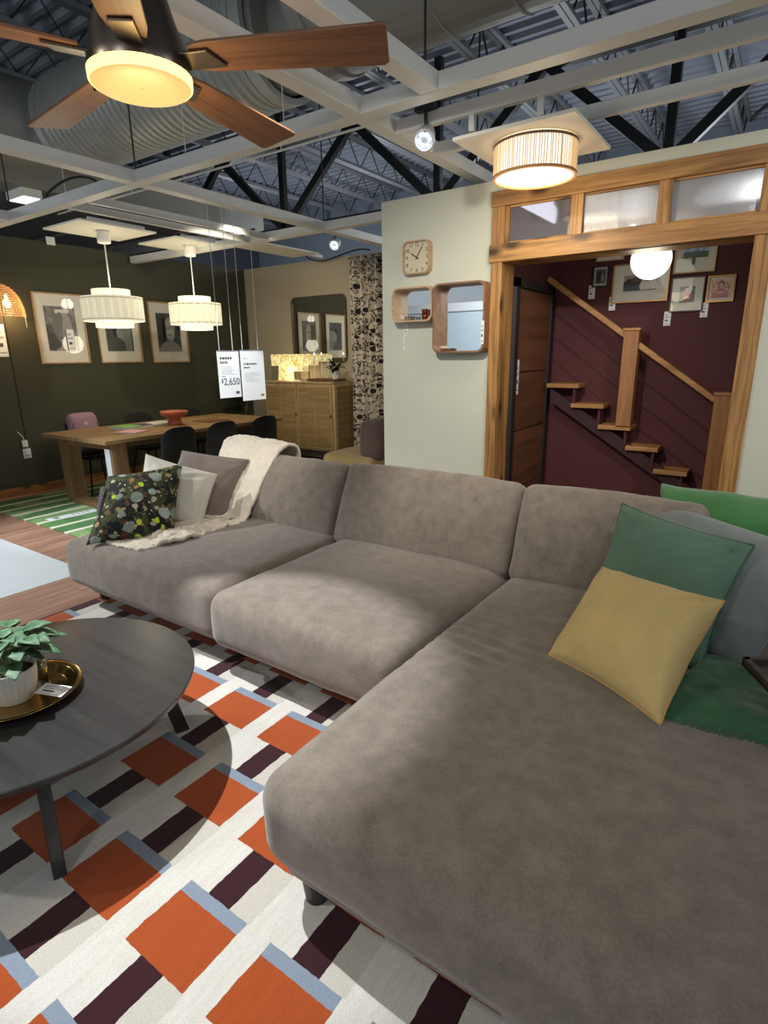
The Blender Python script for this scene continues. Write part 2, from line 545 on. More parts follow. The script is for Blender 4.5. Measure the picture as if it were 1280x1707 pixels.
wl = MB().box(-7.6, -7.48, -1.5, 6.99, 0, 2.93).build('wall_left', M_green); tag(wl, kind='structure')
wb = MB().box(-7.48, -2.0, 6.876, 6.99, 0, 2.93).build('wall_back', M_beige); tag(wb, kind='structure')
bb = MB().box(-7.48, -7.462, -1.5, 6.876, 0, .098).build('baseboard_left', M_piney, bevel=.003); tag(bb, kind='structure')
wr_ = MB()
wr_.box(-2.77, -1.80, 4.0, 4.1, 0, 2.72).box(-.19, 5, 4.0, 4.1, 0, 2.72).box(-1.80, -.19, 4.0, 4.1, 2.63, 2.72)
wr_.box(-2.77, -2.67, 4.1, 6.876, 0, 2.72)
wr_ = wr_.build('wall_right', M_sage); tag(wr_, kind='structure')
ws = MB().box(-1.87, -1.75, 4.1, 5.2, 0, 2.6).box(-1.75, .5, 5.08, 5.2, 0, 2.6).box(.4, .5, 4.1, 5.08, 0, 2.6).build('wall_stairwell', M_burg)
tag(ws, kind='structure')
sf = MB().box(-12.2, -12, -5, 12, 0, 5.2).build('wall_store_far', M_darkwall); tag(sf, kind='structure')
sb_ = MB().box(-12, 5, 11.6, 11.8, 0, 5.2).build('wall_store_back', M_bluegrey); tag(sb_, kind='structure')
# wall facing the sofa (seen in the two mirrors): white-blue boards with a fascia
wf = MB().box(-9.5, -1.6, -3.7, -3.6, 0, 2.45).build('wall_facing', M_facing); tag(wf, kind='structure')
for i in range(14):
    b = MB().box(-9.45 + i * .56, -8.905 + i * .56, -3.6, -3.585, .1, 2.4).build('panel', M_facing, wf, bevel=.004)
fa = MB().box(-9.6, -1.5, -3.75, -3.5, 2.45, 2.62).build('trim_2', mat('white_fascia', S(225, 228, 230), .6, var=.02)); tag(fa, kind='structure')

# ---------------------------------------------------------------- ceiling deck (corrugated steel)
M_deck = mat('steel_deck', S(128, 136, 150), .5, .2, var=.08)
prof = []
y = -5.0; P_ = .19
while y < 12:
    prof += [(y, 5.0), (y + .06, 5.0), (y + .085, 5.05), (y + .16, 5.05)]
    y += P_
mb = MB()
for (yy, zz) in prof: mb.v += [Vector((-12, yy, zz)), Vector((5, yy, zz))]
for i in range(len(prof) - 1): mb.f.append((2 * i, 2 * i + 1, 2 * i + 3, 2 * i + 2))
dk = mb.build('ceiling', M_deck); tag(dk, kind='structure')

M_steel = mat('grey_steel', S(128, 132, 138), .55, .2)
M_black = mat('black_steel', S(38, 40, 43), .55, .2)
def joist(x):
    r = empty('roof_joist', (x, 3.5, 4.99), None, 'roof joist', 'open web roof joists under the steel deck')
    MB().box(x - .055, x - .005, -4, 11.5, 4.95, 4.995).box(x + .005, x + .055, -4, 11.5, 4.95, 4.995).build('top_chord', M_steel, r)
    MB().box(x - .055, x - .005, -4, 11.5, 4.56, 4.60).box(x + .005, x + .055, -4, 11.5, 4.56, 4.60).build('bottom_chord', M_steel, r)
    pts = []; k = 0; yy = -4.0
    while yy < 11.5:
        pts.append((x, yy, 4.57 if k % 2 == 0 else 4.96)); yy += .30; k += 1
    MB().tube(pts, .011, 5).build('web', M_black, r)
    return r
jx = [-2.14 + 1.06 * k for k in range(-8, 6)]
j0 = joist(jx[0])
for k, x in enumerate(jx):
    o = j0 if k == 0 else copy_tree(j0)
    o.location.x = x
    o['label'] = 'grey open-web steel joist under the corrugated deck'
# deep girder with posts and diagonal braces
g = empty('roof_girder', (-2.6, 6.9, 3.4), 'black steel girder with tall posts and crossing diagonal braces behind the rooms', 'girder')
MB().box(-11, 4, 6.85, 6.95, 4.50, 4.62).build('top_chord', M_black, g)
MB().box(-11, 4, 6.85, 6.95, 3.36, 3.44).build('bottom_chord', M_black, g)
for k in range(-3, 3):
    x = -1.3 + 2.62 * k
    MB().box(x - .045, x + .045, 6.86, 6.94, 3.4, 4.95).build('post', M_black, g)
    MB().bar((x, 6.9, 3.4), (x + 1.31, 6.9, 4.56), .08, .10).build('brace', M_black, g)
    MB().bar((x, 6.9, 3.4), (x - 1.31, 6.9, 4.56), .08, .10).build('brace', M_black, g)

# ---------------------------------------------------------------- ducts
M_duct = mat('galvanised_duct', S(176, 178, 174), .5, .25, var=.15, vscale=3)
M_duct2 = mat('plain_duct', S(142, 142, 136), .55, .2, var=.15, vscale=2)
def duct_ring(mb, x, r, yc, zc, n=40):
    for j in range(n):
        a = 2 * PI * j / n
        mb.v.append(Vector((x, yc + r * math.cos(a), zc + r * math.sin(a))))
def duct(name, x0, x1, r, yc, zc, step, rib, material, label):
    root = empty(name, ((x0 + x1) / 2, yc, zc - r), label, 'duct')
    mb = MB(); n = 40; xs = []
    x = x0
    while x < x1 - 1e-6:
        xs += [(x, r), (x + step - .012, r), (x + step - .008, r + rib), (x + step - .004, r + rib)]
        x += step
    for (x, rr) in xs: duct_ring(mb, x, rr, yc, zc, n)
    for i in range(len(xs) - 1):
        for j in range(n):
            q = (j + 1) % n
            mb.f.append((i * n + j, i * n + q, (i + 1) * n + q, (i + 1) * n + j))
    mb.build('shell', material, root, smooth=False)
    for xe in (x0, x1):
        m2 = MB()
        for (x, rr) in ((xe - .05, r + .015), (xe + .05, r + .015), (xe + .05, r - .03), (xe - .05, r - .03), (xe - .05, r + .015)): duct_ring(m2, x, rr, yc, zc, n)
        for i in range(4):
            for j in range(n):
                q = (j + 1) % n
                m2.f.append((i * n + j, i * n + q, (i + 1) * n + q, (i + 1) * n + j))
        m2.build('collar', material, root)
    return root
d1 = duct('spiral_duct', -6.35, -3.5, .43, 3.73, 3.9, .082, .014, M_duct, 'ribbed round air duct behind the ceiling fan')
MB().tube([(-6.35, 3.73, 3.9), (-6.65, 3.73, 3.9), (-6.95, 3.6, 3.95), (-7.12, 3.2, 4.0), (-7.2, 2.3, 4.0), (-7.2, -2, 4.0)], .41, 28).build('elbow', M_duct2, d1, smooth=True)
MB().lathe([(.38, -.04), (.38, .1), (.24, .12), (.24, .3), (.34, .34), (.34, .42)], (0, 0, 0), 32, Matrix.Translation((-3.5, 3.73, 3.9)) @ Matrix.Rotation(PI / 2, 4, 'Y')).build('damper', M_duct2, d1, smooth=False)
duct('plain_duct', -2.9, 3.5, .50, 3.62, 3.98, .45, .012, M_duct2, 'smooth grey round air duct above the drum lamp')
bx = empty('box_duct', (-9, 5, 3.5), 'wide flat grey sheet-metal duct above the green wall', 'duct')
MB().box(-11.8, -7.7, 3.2, 7.6, 3.55, 3.95).build('casing', M_duct2, bx)
for yy in (4.3, 5.4, 6.5):
    MB().box(-11.8, -7.7, yy - .02, yy + .02, 3.52, 3.56).build('seam_flange', M_duct2, bx)
fx = empty('ceiling_panel_light', (-7.95, 3.85, 3.45), 'small white glowing panel light beneath the flat grey duct', 'ceiling light')
MB().box(-8.15, -7.75, 3.75, 3.98, 3.46, 3.55).build('housing', mat('white_metal', S(225, 226, 222), .5, var=.02), fx)
MB().box(-8.13, -7.77, 3.77, 3.96, 3.45, 3.46).build('diffuser', emissive('cool_diffuser', (.95, .97, 1, 1), 1.5), fx)
# thin white cable rack
rk = empty('cable_rack', (-4.2, 3.0, 3.05), 'thin white wire cable rack hanging below the ribbed duct', 'cable rack')
M_wh = mat('white_beam', S(218, 218, 214), .5, var=.03)
for xx_ in (-6.2, -4.3, -3.2): MB().tube([(xx_, 3.42, 3.15), (xx_, 3.42, 3.55)], .004, 5).build('hanger', M_wh, rk)
MB().tube([(-6.4, 3.42, 3.15), (-2.4, 3.42, 3.15)], .008, 6).tube([(-6.4, 3.42, 3.02), (-2.4, 3.42, 3.02)], .008, 6).build('rail', M_wh, rk)
for k in range(11):
    MB().tube([(-6.2 + k * .37, 3.42, 3.02), (-6.2 + k * .37, 3.42, 3.15)], .005, 5).build('rung', M_wh, rk)

# ---------------------------------------------------------------- white grid
def beam(name, label, x0, x1, y0, y1, z0, z1, m=M_wh, group='white ceiling grid beams', bev=.004):
    r = MB().box(x0, x1, y0, y1, z0, z1).build(name, m, bevel=bev)
    return tag(r, label, 'ceiling beam', group)
beam('ceiling_beam', 'long white ceiling beam running above fan and drum lamp', -7.4, 4.5, 2.74, 2.84, 2.8, 2.88)
beam('ceiling_beam', 'white cross beam farther back, above the hanging price boards', -7.4, -2.8, 4.82, 4.92, 2.8, 2.88)
beam('ceiling_beam', 'white beam nearest the green wall, over the wicker sconce', -6.08, -5.98, -3, 2.74, 2.8, 2.88)
beam('ceiling_beam', 'white beam crossing left of the fan towards the pendants', -4.13, -4.03, -3, 6.8, 2.801, 2.881)
beam('ceiling_beam', 'white beam passing behind the fan down to the wall by the clock', -2.12, -2.02, -3, 4.6, 2.801, 2.881)
beam('ceiling_beam', 'short white beam ending at the long beam, right of the fan', -1.66, -1.56, -3, 2.74, 2.80, 2.88)
beam('ceiling_rail', 'thin white rail nearer the long beam, holding the drum lamp panel', -2.02, 4.5, 3.06, 3.10, 2.79, 2.86, group='thin rails over drum lamp')
beam('ceiling_rail', 'thin white rail nearer the sage wall, holding the drum lamp panel', -2.02, 4.5, 3.50, 3.54, 2.79, 2.86, group='thin rails over drum lamp')
beam('ceiling_rail', 'thin white rail over the near edge of the dining pendants', -4.86, -4.82, 2.84, 4.82, 2.8, 2.86, group='thin rails over dining table')
beam('ceiling_rail', 'thin white rail between the pendants and the green wall', -5.17, -5.13, 2.84, 4.82, 2.8, 2.86, group='thin rails over dining table')
tag(MB().box(-6.05, -5.55, 5.2, 6.5, 2.93, 2.945).build('ceiling_panel', M_wh, bevel=.002), 'white panel lying across the rails above the beige wall corner', 'ceiling panel')
beam('ceiling_rail', 'short white rail carrying the panel at the beige wall corner', -5.85, -5.80, 4.92, 6.87, 2.945, 2.99, group='thin rails over dining table')
# hanging cables of the grid
cb = 0
for (x, y, lab) in ((-1.61, 2.70, 'thin black cable holding the short white beam'), (-2.07, 4.2, 'thin black cable holding beam behind the clock wall'), (-4.08, 4.87, 'thin black cable at the far grid crossing'),
               (-6.03, 2.79, 'thin black cable at the grid crossing by the green wall'), (-.6, 3.08, 'thin black cable above the drum lamp panel'), (-4.08, 2.79, 'thin black cable at the grid crossing left of the fan')):
    tag(MB().tube([(x, y, 2.88), (x, y, 4.99)], .006, 6).build('hanger_cable', M_black), lab, 'cable', 'grid hanger cables')
for k, pts in enumerate((((-5.3, 2.75, 2.9), (-5.2, 2.9, 3.1), (-4.9, 3.0, 3.08), (-4.75, 2.95, 2.86)), ((-6.9, 2.9, 2.9), (-6.8, 3.1, 3.15), (-6.5, 3.2, 3.05), (-6.35, 3.2, 2.86)),
                         ((-.35, 3.9, 2.75), (-.25, 4.1, 2.95), (0.0, 4.2, 2.93), (.15, 4.2, 2.75)), ((-5.9, 6.6, 2.95), (-5.7, 6.8, 2.75), (-5.2, 6.7, 3.05), (-4.9, 6.8, 2.95)), ((-6.3, 4.2, 2.93), (-5.9, 4.5, 2.92), (-5.5, 4.7, 2.9), (-5.0, 4.8, 2.92)))):
    lab = ('black power cable looping over the beam left of the fan', 'black power cable looping beside the wicker sconce beam', 'black cable looping over the wall above the doorway', 'black cable drooping at top of beige wall', 'black cable running between the two pendant panels')[k]
    A = [Vector(p) for p in pts]
    q = [((1 - t) ** 3) * A[0] + 3 * t * (1 - t) ** 2 * A[1] + 3 * t * t * (1 - t) * A[2] + t ** 3 * A[3] for t in [i / 14 for i in range(15)]]
    tag(MB().tube(q, .010, 6).build('power_cable', M_black, smooth=True), lab, 'cable', 'loose power cables')
# small spotlights
def spotlamp(loc, tgt, label, glow=True, size=1.0):
    r = empty('track_spotlight', loc, label, 'spotlight')
    L = Vector(loc); d = (Vector(tgt) - L).normalized()
    rot = d.to_track_quat('Z', 'Y').to_matrix().to_4x4(); rot.translation = L - d * .04 * size
    s = size
    MB().lathe([(.03 * s, -.02), (.045 * s, 0), (.055 * s, .06 * s), (.055 * s, .10 * s), (.048 * s, .10 * s), (.046 * s, .085 * s)], (0, 0, 0), 24, rot, True).build('lamp_head', mat('grey_lamp_metal', S(196, 198, 202), .35, .3), r, smooth=True)
    for k in range(6):
        a = k * PI / 3
        m = rot @ Matrix.Translation((.028 * s * math.cos(a), .028 * s * math.sin(a), .086 * s))
        MB().lathe([(.011 * s, 0), (.008 * s, .006), (.002, .008)], (0, 0, 0), 10, m, True, True).build('led', emissive('led_cool', (.8, .92, 1, 1), 12), r)
    MB().tube([L + Vector((0, 0, .02)), L + Vector((0, 0, .14))], .010, 8).box(L.x - .06, L.x + .06, L.y - .02, L.y + .02, L.z + .12, L.z + .15).build('mount', M_black, r)
    return r
spotlamp((-1.80, 3.03, 2.73), (-1.2, 1.2, 1.2), 'small spotlight with glowing LEDs under thin rail by drum lamp')
spotlamp((-5.3, 6.55, 3.05), (-4.8, 5.4, 2.2), 'round spotlight perched above the beige wall', size=1.3)
# ================================================================ FAN
M_blade = wood('walnut_blade', S(138, 96, 70), S(92, 62, 44), 0, 1.0, .45, grain=1.3, rand=False)
M_nick = mat('brushed_nickel', S(120, 108, 98), .32, .9, var=.1)
FC = Vector((-1.553, 1.111, 2.3))
fan = empty('ceiling_fan', FC, 'five-blade walnut ceiling fan with glowing yellow light disc', 'ceiling fan')
MB().lathe([(.128, .012), (.134, .03), (.130, .055), (.122, .10), (.100, .16), (.080, .23), (.070, .30), (.066, .36)], FC, 40).build('motor_housing', M_nick, fan, smooth=True)
MB().lathe([(.066, .36), (.03, .38), (.014, .39), (.014, .60), (.06, .61), (.065, .68)], FC, 24, None, False, True).build('downrod', mat('dark_bronze', S(64, 58, 54), .35, .85), fan, smooth=True)
lt = MB().lathe([(.002, 0.0), (.08, -.004), (.122, .0), (.128, .006), (.130, .018)], FC, 48).build('light_disc', emissive('warm_disc', (1.0, .60, .20, 1), .95, (.10, .07, .03, 1)), fan, smooth=True)
MB().lathe([(.1285, .004), (.133, .008), (.134, .03), (.129, .03)], FC, 48).build('light_rim', emissive('warm_rim', (1.0, .72, .22, 1), 2.6, (.2, .14, .05, 1)), fan, smooth=True)
bm_ = MB()
poly = [(.15, -.045), (.20, -.055), (.66, -.074), (.672, -.066), (.668, .062), (.655, .072), (.20, .055), (.15, .045)]
for k in range(5):
    a = math.radians(29 + 72 * k)
    m = Matrix.Translation(FC + Vector((0, 0, .065))) @ Matrix.Rotation(a, 4, 'Z') @ Matrix.Rotation(math.radians(-11), 4, 'X')
    bl = MB().prism(poly, lambda x, y: (x, y, -.004), lambda x, y: (x, y, .004)).build('blade', M_blade, fan, world=False, bevel=.002)
    bl.matrix_basis = Matrix.Translation((0, 0, .065)) @ Matrix.Rotation(a, 4, 'Z') @ Matrix.Rotation(math.radians(-11), 4, 'X')
    br = MB().prism([(.09, -.03), (.20, -.036), (.235, .028), (.12, .034)], lambda x, y: (x, y, -.012), lambda x, y: (x, y, -.005)).build('bracket', M_nick, bl, world=False, bevel=.002)
point('fan_light', FC + Vector((0, 0, -.16)), 6, .12, (1, .72, .35))

# ================================================================ DRUM LAMP
DZ = 2.70; DX, DY = -1.345, 3.43
pnl = empty('ceiling_panel', (DX, DY, DZ), 'square white panel hung from thin rails carrying the drum lamp', 'ceiling panel')
MB().box(DX - .33, DX + .33, DY - .33, DY + .33, DZ, DZ + .018).build('board', mat('white_panel', S(242, 238, 226), .6, var=.02), pnl, bevel=.002)
MB().box(DX - .22, DX - .19, 3.07, 3.09, DZ + .018, 2.795).box(DX + .15, DX + .18, 3.07, 3.09, DZ + .018, 2.795).box(DX - .22, DX - .19, 3.51, 3.53, DZ + .018, 2.795).box(DX + .15, DX + .18, 3.51, 3.53, DZ + .018, 2.795).build('hanging_bracket', M_wh, pnl)
dl = empty('drum_lamp', (DX + .02, DY - .02, DZ - .2), 'round woven drum ceiling lamp glowing warm white on square panel', 'ceiling lamp')
LX, LY = DX + .02, DY - .02
R_ = .222; H_ = .155
mb = MB()
M_straw = emissive('lamp_straw', (1, .72, .40, 1), .38, S(176, 136, 88))
M_straw2 = emissive('lamp_straw_bright', (1, .88, .66, 1), 3.4, S(225, 205, 160))
for k in range(96):
    a = 2 * PI * (k + random.uniform(-.3, .3)) / 96
    x, y = LX + R_ * math.cos(a), LY + R_ * math.sin(a)
    mb.tube([(x, y, DZ - H_ - .012), (x, y, DZ - .012)], .0038, 5)
dstr = mb.build('woven_strands', M_straw, dl); dstr['kind'] = 'stuff'
MB().lathe([(R_ - .006, -H_ - .01), (R_ - .006, -.014)], (LX, LY, DZ), 64).build('liner', M_straw2, dl, smooth=True)
MB().lathe([(.001, -H_ - .018), (.12, -H_ - .016), (R_ - .010, -H_ - .008)], (LX, LY, DZ), 64).build('diffuser', emissive('lamp_diffuser', (1, .86, .62, 1), 2.2), dl, smooth=True)
MB().lathe([(R_ - .01, -H_ - .018), (R_ + .006, -H_ - .018), (R_ + .006, -H_ - .004), (R_ - .01, -H_ - .004), (R_ - .01, -H_ - .018)], (LX, LY, DZ), 64).build('bottom_ring', mat('straw_ring', S(176, 128, 84), .8), dl)
MB().lathe([(R_ - .01, -.018), (R_ + .005, -.018), (R_ + .005, -.006), (R_ - .01, -.006), (R_ - .01, -.018)], (LX, LY, DZ), 64).build('top_ring', mat('straw_ring_dark', S(120, 96, 84), .8), dl)
MB().lathe([(.06, -.03), (.06, 0)], (LX, LY, DZ), 24, None, True).build('canopy', M_wh, dl)
point('drum_light', (LX, LY, DZ - .25), 14, .18, (1, .84, .6))

# ================================================================ RUG
m, nt, b = new_mat('rug_wool')
v = coords(nt)
wob = nnoise(nt, v, 30, 3)
sp = nt.nodes.new('ShaderNodeSeparateXYZ'); nt.links.new(v, sp.inputs[0])
xw = nmath(nt, 'ADD', sp.outputs[0], nmath(nt, 'MULTIPLY', nmath(nt, 'SUBTRACT', wob, .5), .010))
yw = nmath(nt, 'ADD', sp.outputs[1], nmath(nt, 'MULTIPLY', nmath(nt, 'SUBTRACT', wob, .5), .008))
u_ = nmath(nt, 'MODULO', nmath(nt, 'ADD', xw, 1.311 + .3475 * 20), .3475)
v_ = nmath(nt, 'MODULO', nmath(nt, 'ADD', yw, -.580 + .4105 * 20), .4105)
def between(a, lo, hi): return nmath(nt, 'MULTIPLY', nmath(nt, 'GREATER_THAN', a, lo), nmath(nt, 'LESS_THAN', a, hi))
fsq = nmath(nt, 'MULTIPLY', nmath(nt, 'LESS_THAN', u_, .255), nmath(nt, 'LESS_THAN', v_, .184))
fst = nmath(nt, 'MULTIPLY', nmath(nt, 'LESS_THAN', u_, .255), between(v_, .184, .224))
fbr = nmath(nt, 'MULTIPLY', between(u_, .080, .176), nmath(nt, 'GREATER_THAN', v_, .224))
fgr = nmath(nt, 'MULTIPLY', between(u_, .176, .262), nmath(nt, 'GREATER_THAN', v_, .224))
pile = nnoise(nt, v, 260, 3, .7)
streak = nnoise(nt, coords(nt, (60, 8, 8)), 1, 4)
cream = nramp(nt, streak, [(.3, S(217, 210, 200)), (.6, S(224, 219, 210))])
c0 = nmix(nt, fgr, cream, S(206, 200, 188))
c0 = nmix(nt, fsq, c0, nmix(nt, streak, S(164, 74, 32), S(180, 86, 40)))
c0 = nmix(nt, fst, c0, S(140, 152, 168))
c0 = nmix(nt, fbr, c0, S(58, 26, 32))
edge = nmath(nt, 'LESS_THAN', sp.outputs[0], -3.635)
c0 = nmix(nt, edge, c0, S(76, 36, 40))
dk_ = nt.nodes.new('ShaderNodeMix'); dk_.data_type = 'RGBA'; dk_.blend_type = 'MULTIPLY'; dk_.inputs[0].default_value = .5
nt.links.new(c0, dk_.inputs[6]); nt.links.new(nramp(nt, pile, [(.25, (.55, .55, .55, 1)), (.6, (1, 1, 1, 1))]), dk_.inputs[7])
nt.links.new(dk_.outputs[2], b.inputs['Base Color'])
b.inputs['Roughness'].default_value = .95; b.inputs['Sheen Weight'].default_value = .2; b.inputs['Specular IOR Level'].default_value = .1
hgt = nmath(nt, 'ADD', pile, nmath(nt, 'MULTIPLY', nmath(nt, 'ADD', fsq, fbr), .8))
nbump(nt, b, hgt, .6, .004)
M_rug = m
def rugf(u, v):
    x = -3.655 + u * 4.2; y = -.6 + v * 2.95
    z = .013 + .004 * noise.noise(Vector((x * 1.5, y * 1.5, 0)))
    d = (x + 1.33 - (y - .9) * .5)
    return (x, y, z)
rg = MB().grid(60, 44, rugf).build('area_rug', M_rug, smooth=True)
md = rg.modifiers.new('solid', 'SOLIDIFY'); md.thickness = .012; md.offset = -1
tag(rg, 'cream rug with orange squares, burgundy bars and blue-grey strips', 'rug')

# ================================================================ SOFA
M_sofa = fabric('taupe_velvet', S(124, 113, 102), .85, .2, 420, .5, .35, 16)
M_sofa_cool = fabric('taupe_velvet_cool_lit', S(112, 120, 118), .85, .14, 900, .3, .35, 7)  # same velvet as the sofa, with the cool light on it put into the colour
M_leg = wood('black_wood', S(52, 46, 43), S(34, 30, 28), 2, 1, .5)
so = empty('corner_sofa', (-1.6, 2.4, 0), 'large taupe velvet corner sofa with deep chaise', 'sofa')
SZ = .465
def seat_sink(q): return q
def fr(x0, x1, y0, y1, parent=so): return softbox(x0, x1, y0, y1, .105, .235, .03, 18, wr=.001).build('frame', M_sofa, parent, smooth=True)
fr(-3.60, -1.02, 1.76, 3.14)
fr(-1.03, .62, .93, 3.14)
softbox(-3.70, -2.225, 1.67, 2.99, .175, SZ + .01, .07, 26, (.012, .015, .022), .006, 1, None, 4).build('seat_cushion', M_sofa, so, smooth=True)
softbox(-2.225, -1.085, 1.625, 2.99, .180, SZ + .008, .08, 26, (.008, .018, .026), .007, 9, None, 4).build('seat_cushion', M_sofa, so, smooth=True)
def folds(q):
    # stretch folds running from the seat seam into the chaise
    t = max(0, 1 - abs(q.y - 1.86 - (q.x + .9) * .2) / .36) * max(0, 1 - abs(q.x + .86) / .40)
    if q.z > .40: q = q + Vector((0, 0, .0065 * t * math.sin((q.y + .18 * q.x) * 78 + 1.5 * noise.noise(Vector((q.x * 4, q.y * 4, 0))))))
    return q
softbox(-1.085, .56, .875, 2.99, .175, SZ + .003, .085, 105, (.008, .02, .022), .006, 21, None, 3, folds).build('seat_cushion', M_sofa, so, smooth=True)
MB().box(-3.58, .62, 2.99, 3.14, .2, .66).build('backrest', M_sofa, so, bevel=.03)
MB().box(.47, .62, 2.2, 3.0, .2, .66).build('armrest', M_sofa, so, bevel=.03)
def back_cushion(x0, x1, seed, top=.46, skew=0, t=.21):
    m = Matrix.Translation((0, 2.64, .45)) @ Matrix.Rotation(math.radians(-24), 4, 'X')
    def fn(q):
        f = q.z / top
        return Vector((q.x + skew * f, q.y, q.z))
    return softbox(x0, x1, 0, t, 0, top, .055, 26, (.006, .055, .014), .009, seed, m, 4, fn).build('back_cushion', M_sofa, so, smooth=True)
back_cushion(-3.52, -2.275, 3, .515)
back_cushion(-2.27, -1.083, 5, .53)
back_cushion(-1.077, -.20, 8, .53)
for (x, y) in ((-3.60, 1.86), (-2.24, 1.84), (-.95, .985), (.4, 1.0), (-3.5, 2.95), (-1.0, 2.95), (.45, 2.95)):
    MB().lathe([(.034, .018), (.045, .115)], (x, y, 0), 20, None, True, True).build('leg', M_leg, so, smooth=False)
# ---------------------------------------------------------------- cushions
def mv(s, *c): return tuple(Vector((0, 0, EYE)) + (Vector(p) - Vector((0, 0, EYE))) * s for p in c)
def cushion(name, label, corners, t, material, seed, piping=None, pinch=.06, wr=.007, po=.5, group=None, pr=.005):
    base = (Vector(corners[0]) + Vector(corners[1])) / 2
    r = empty(name, base, label, 'cushion', group)
    mb, loop = pillow(*corners, t, 30, pinch, wr, seed, po)
    mb.build('cover', material, r, smooth=True)
    if piping: MB().tube(loop, pr, 6).build('piping', piping, r, smooth=True)
    return r
M_yel = fabric('yellow_linen', S(206, 178, 118), .9, .10, 700, .4, .15)
M_yelp = fabric('yellow_linen_seam', S(196, 154, 88), .9, .1, 700, .4, .15)
M_grn = fabric('green_linen', S(96, 124, 104), .9, .12, 700, .4, .15)
M_grnp = fabric('green_linen_seam', S(66, 96, 76), .9, .12, 700, .4, .15)
M_whc = fabric('cream_terry', S(206, 200, 188), .95, .08, 300, .7, .3)
M_tau = fabric('taupe_linen', S(124, 112, 104), .9, .12, 800, .4, .2)
cushion('loose_back_cushion', 'large sofa-velvet cushion, cool light put into its colour, leaning in the sofa corner behind the green cushion',
        ((-.60, 2.60, .475), (.03, 2.20, .475), (.20, 2.66, .835), (-.50, 3.0, .90)), .27, M_sofa_cool, 4, M_sofa_cool, .04, .010, .42)
cushion('green_cushion', 'dark sage green linen cushion behind the yellow one',
        ((-.588, 2.339, .485), (-.111, 2.113, .485), (-.016, 2.53, .865), (-.545, 2.69, .925)), .19, M_grn, 14, M_grnp, .075, .030, .5)
cushion('yellow_cushion', 'pale yellow linen cushion on the chaise, in front of the green one',
        ((-.60, 1.945, .49), (-.173, 1.72, .49), (-.07, 2.05, .80), (-.515, 2.30, .745)), .27, M_yel, 24, M_yelp, .075, .026, .46)
# patterned cushion: dark ground with mushroom-and-moss print
m, nt, b = new_mat('forest_print')
v = coords(nt)
vd = nt.nodes.new('ShaderNodeVectorMath'); vd.operation = 'ADD'
nz_ = nt.nodes.new('ShaderNodeTexNoise'); nz_.inputs['Scale'].default_value = 14; nt.links.new(v, nz_.inputs['Vector'])
sc_ = nt.nodes.new('ShaderNodeVectorMath'); sc_.operation = 'SCALE'; sc_.inputs['Scale'].default_value = .05
nt.links.new(nz_.outputs['Color'], sc_.inputs[0]); nt.links.new(v, vd.inputs[0]); nt.links.new(sc_.outputs[0], vd.inputs[1])
cur = S(24, 26, 30)
def blobs(scale, thr, stops, loc, cur, frac):
    mp = nt.nodes.new('ShaderNodeMapping'); mp.inputs['Location'].default_value = loc
    nt.links.new(vd.outputs[0], mp.inputs[0])
    vo = nt.nodes.new('ShaderNodeTexVoronoi'); vo.inputs['Scale'].default_value = scale
    nt.links.new(mp.outputs[0], vo.inputs['Vector'])
    s_ = nt.nodes.new('ShaderNodeSeparateColor'); nt.links.new(vo.outputs['Color'], s_.inputs[0])
    f = nmath(nt, 'MULTIPLY', nmath(nt, 'LESS_THAN', vo.outputs['Distance'], thr), nmath(nt, 'LESS_THAN', s_.outputs[0], frac))
    return nmix(nt, f, cur, nramp(nt, s_.outputs[1], stops))
mo = nnoise(nt, vd.outputs[0], 12, 6, .7)
cur = nmix(nt, nmath(nt, 'GREATER_THAN', mo, .50), cur, S(66, 70, 40))
cur = nmix(nt, nmath(nt, 'GREATER_THAN', nnoise(nt, v, 55, 3), .66), cur, S(142, 138, 96))
cur = blobs(20, .33, [(0, S(92, 50, 34)), (.35, S(120, 120, 60)), (.6, S(190, 182, 160)), (.85, S(160, 120, 60))], (1.3, 4.2, .7), cur, .75)
cur = blobs(11, .42, [(0, S(140, 150, 142)), (.4, S(128, 140, 128)), (.7, S(186, 196, 196)), (.9, S(86, 40, 30))], (3.1, .2, 5.5), cur, .5)
cur = blobs(14, .30, [(0, S(186, 210, 50)), (1, S(196, 214, 60))], (7.1, 2.2, 1.5), cur, .2)
cur = blobs(34, .22, [(0, S(210, 205, 190)), (1, S(196, 160, 90))], (2.1, 8.2, 3.5), cur, .4)
nt.links.new(cur, b.inputs['Base Color']); b.inputs['Roughness'].default_value = .9
nbump(nt, b, nnoise(nt, v, 700, 2), .3, .001)
M_for = m
pc = cushion('patterned_cushion', 'black cushion printed with mushrooms, moss and flowers, frontmost on the sofa end',
        mv(.975, (-3.47, 1.72, .47), (-3.20, 2.16, .47), (-3.34, 2.38, .885), (-3.62, 2.0, .835)), .18, M_for, 31, M_for, .05, .006, .48)
quad_uv('care_label', (-3.40, 1.77, .66), (-.02, .04, .0), (-.07, .09, .15), mat('label_blue_white', S(196, 206, 222), .6), pc)
cushion('cream_cushion', 'cream terry cushion between the patterned and the taupe cushion',
        mv(.985, (-3.54, 2.08, .50), (-3.14, 2.34, .47), (-3.20, 2.56, .80), (-3.58, 2.27, .955)), .18, M_whc, 41, None, .05, .020, .46)
tc = cushion('taupe_cushion', 'taupe linen cushion leaning on the fleece throw',
        mv(1.045, (-3.46, 2.24, .54), (-3.03, 2.45, .50), (-2.985, 2.66, .905), (-3.40, 2.44, .965)), .17, M_tau, 51, M_tau, .03, .014, .38)
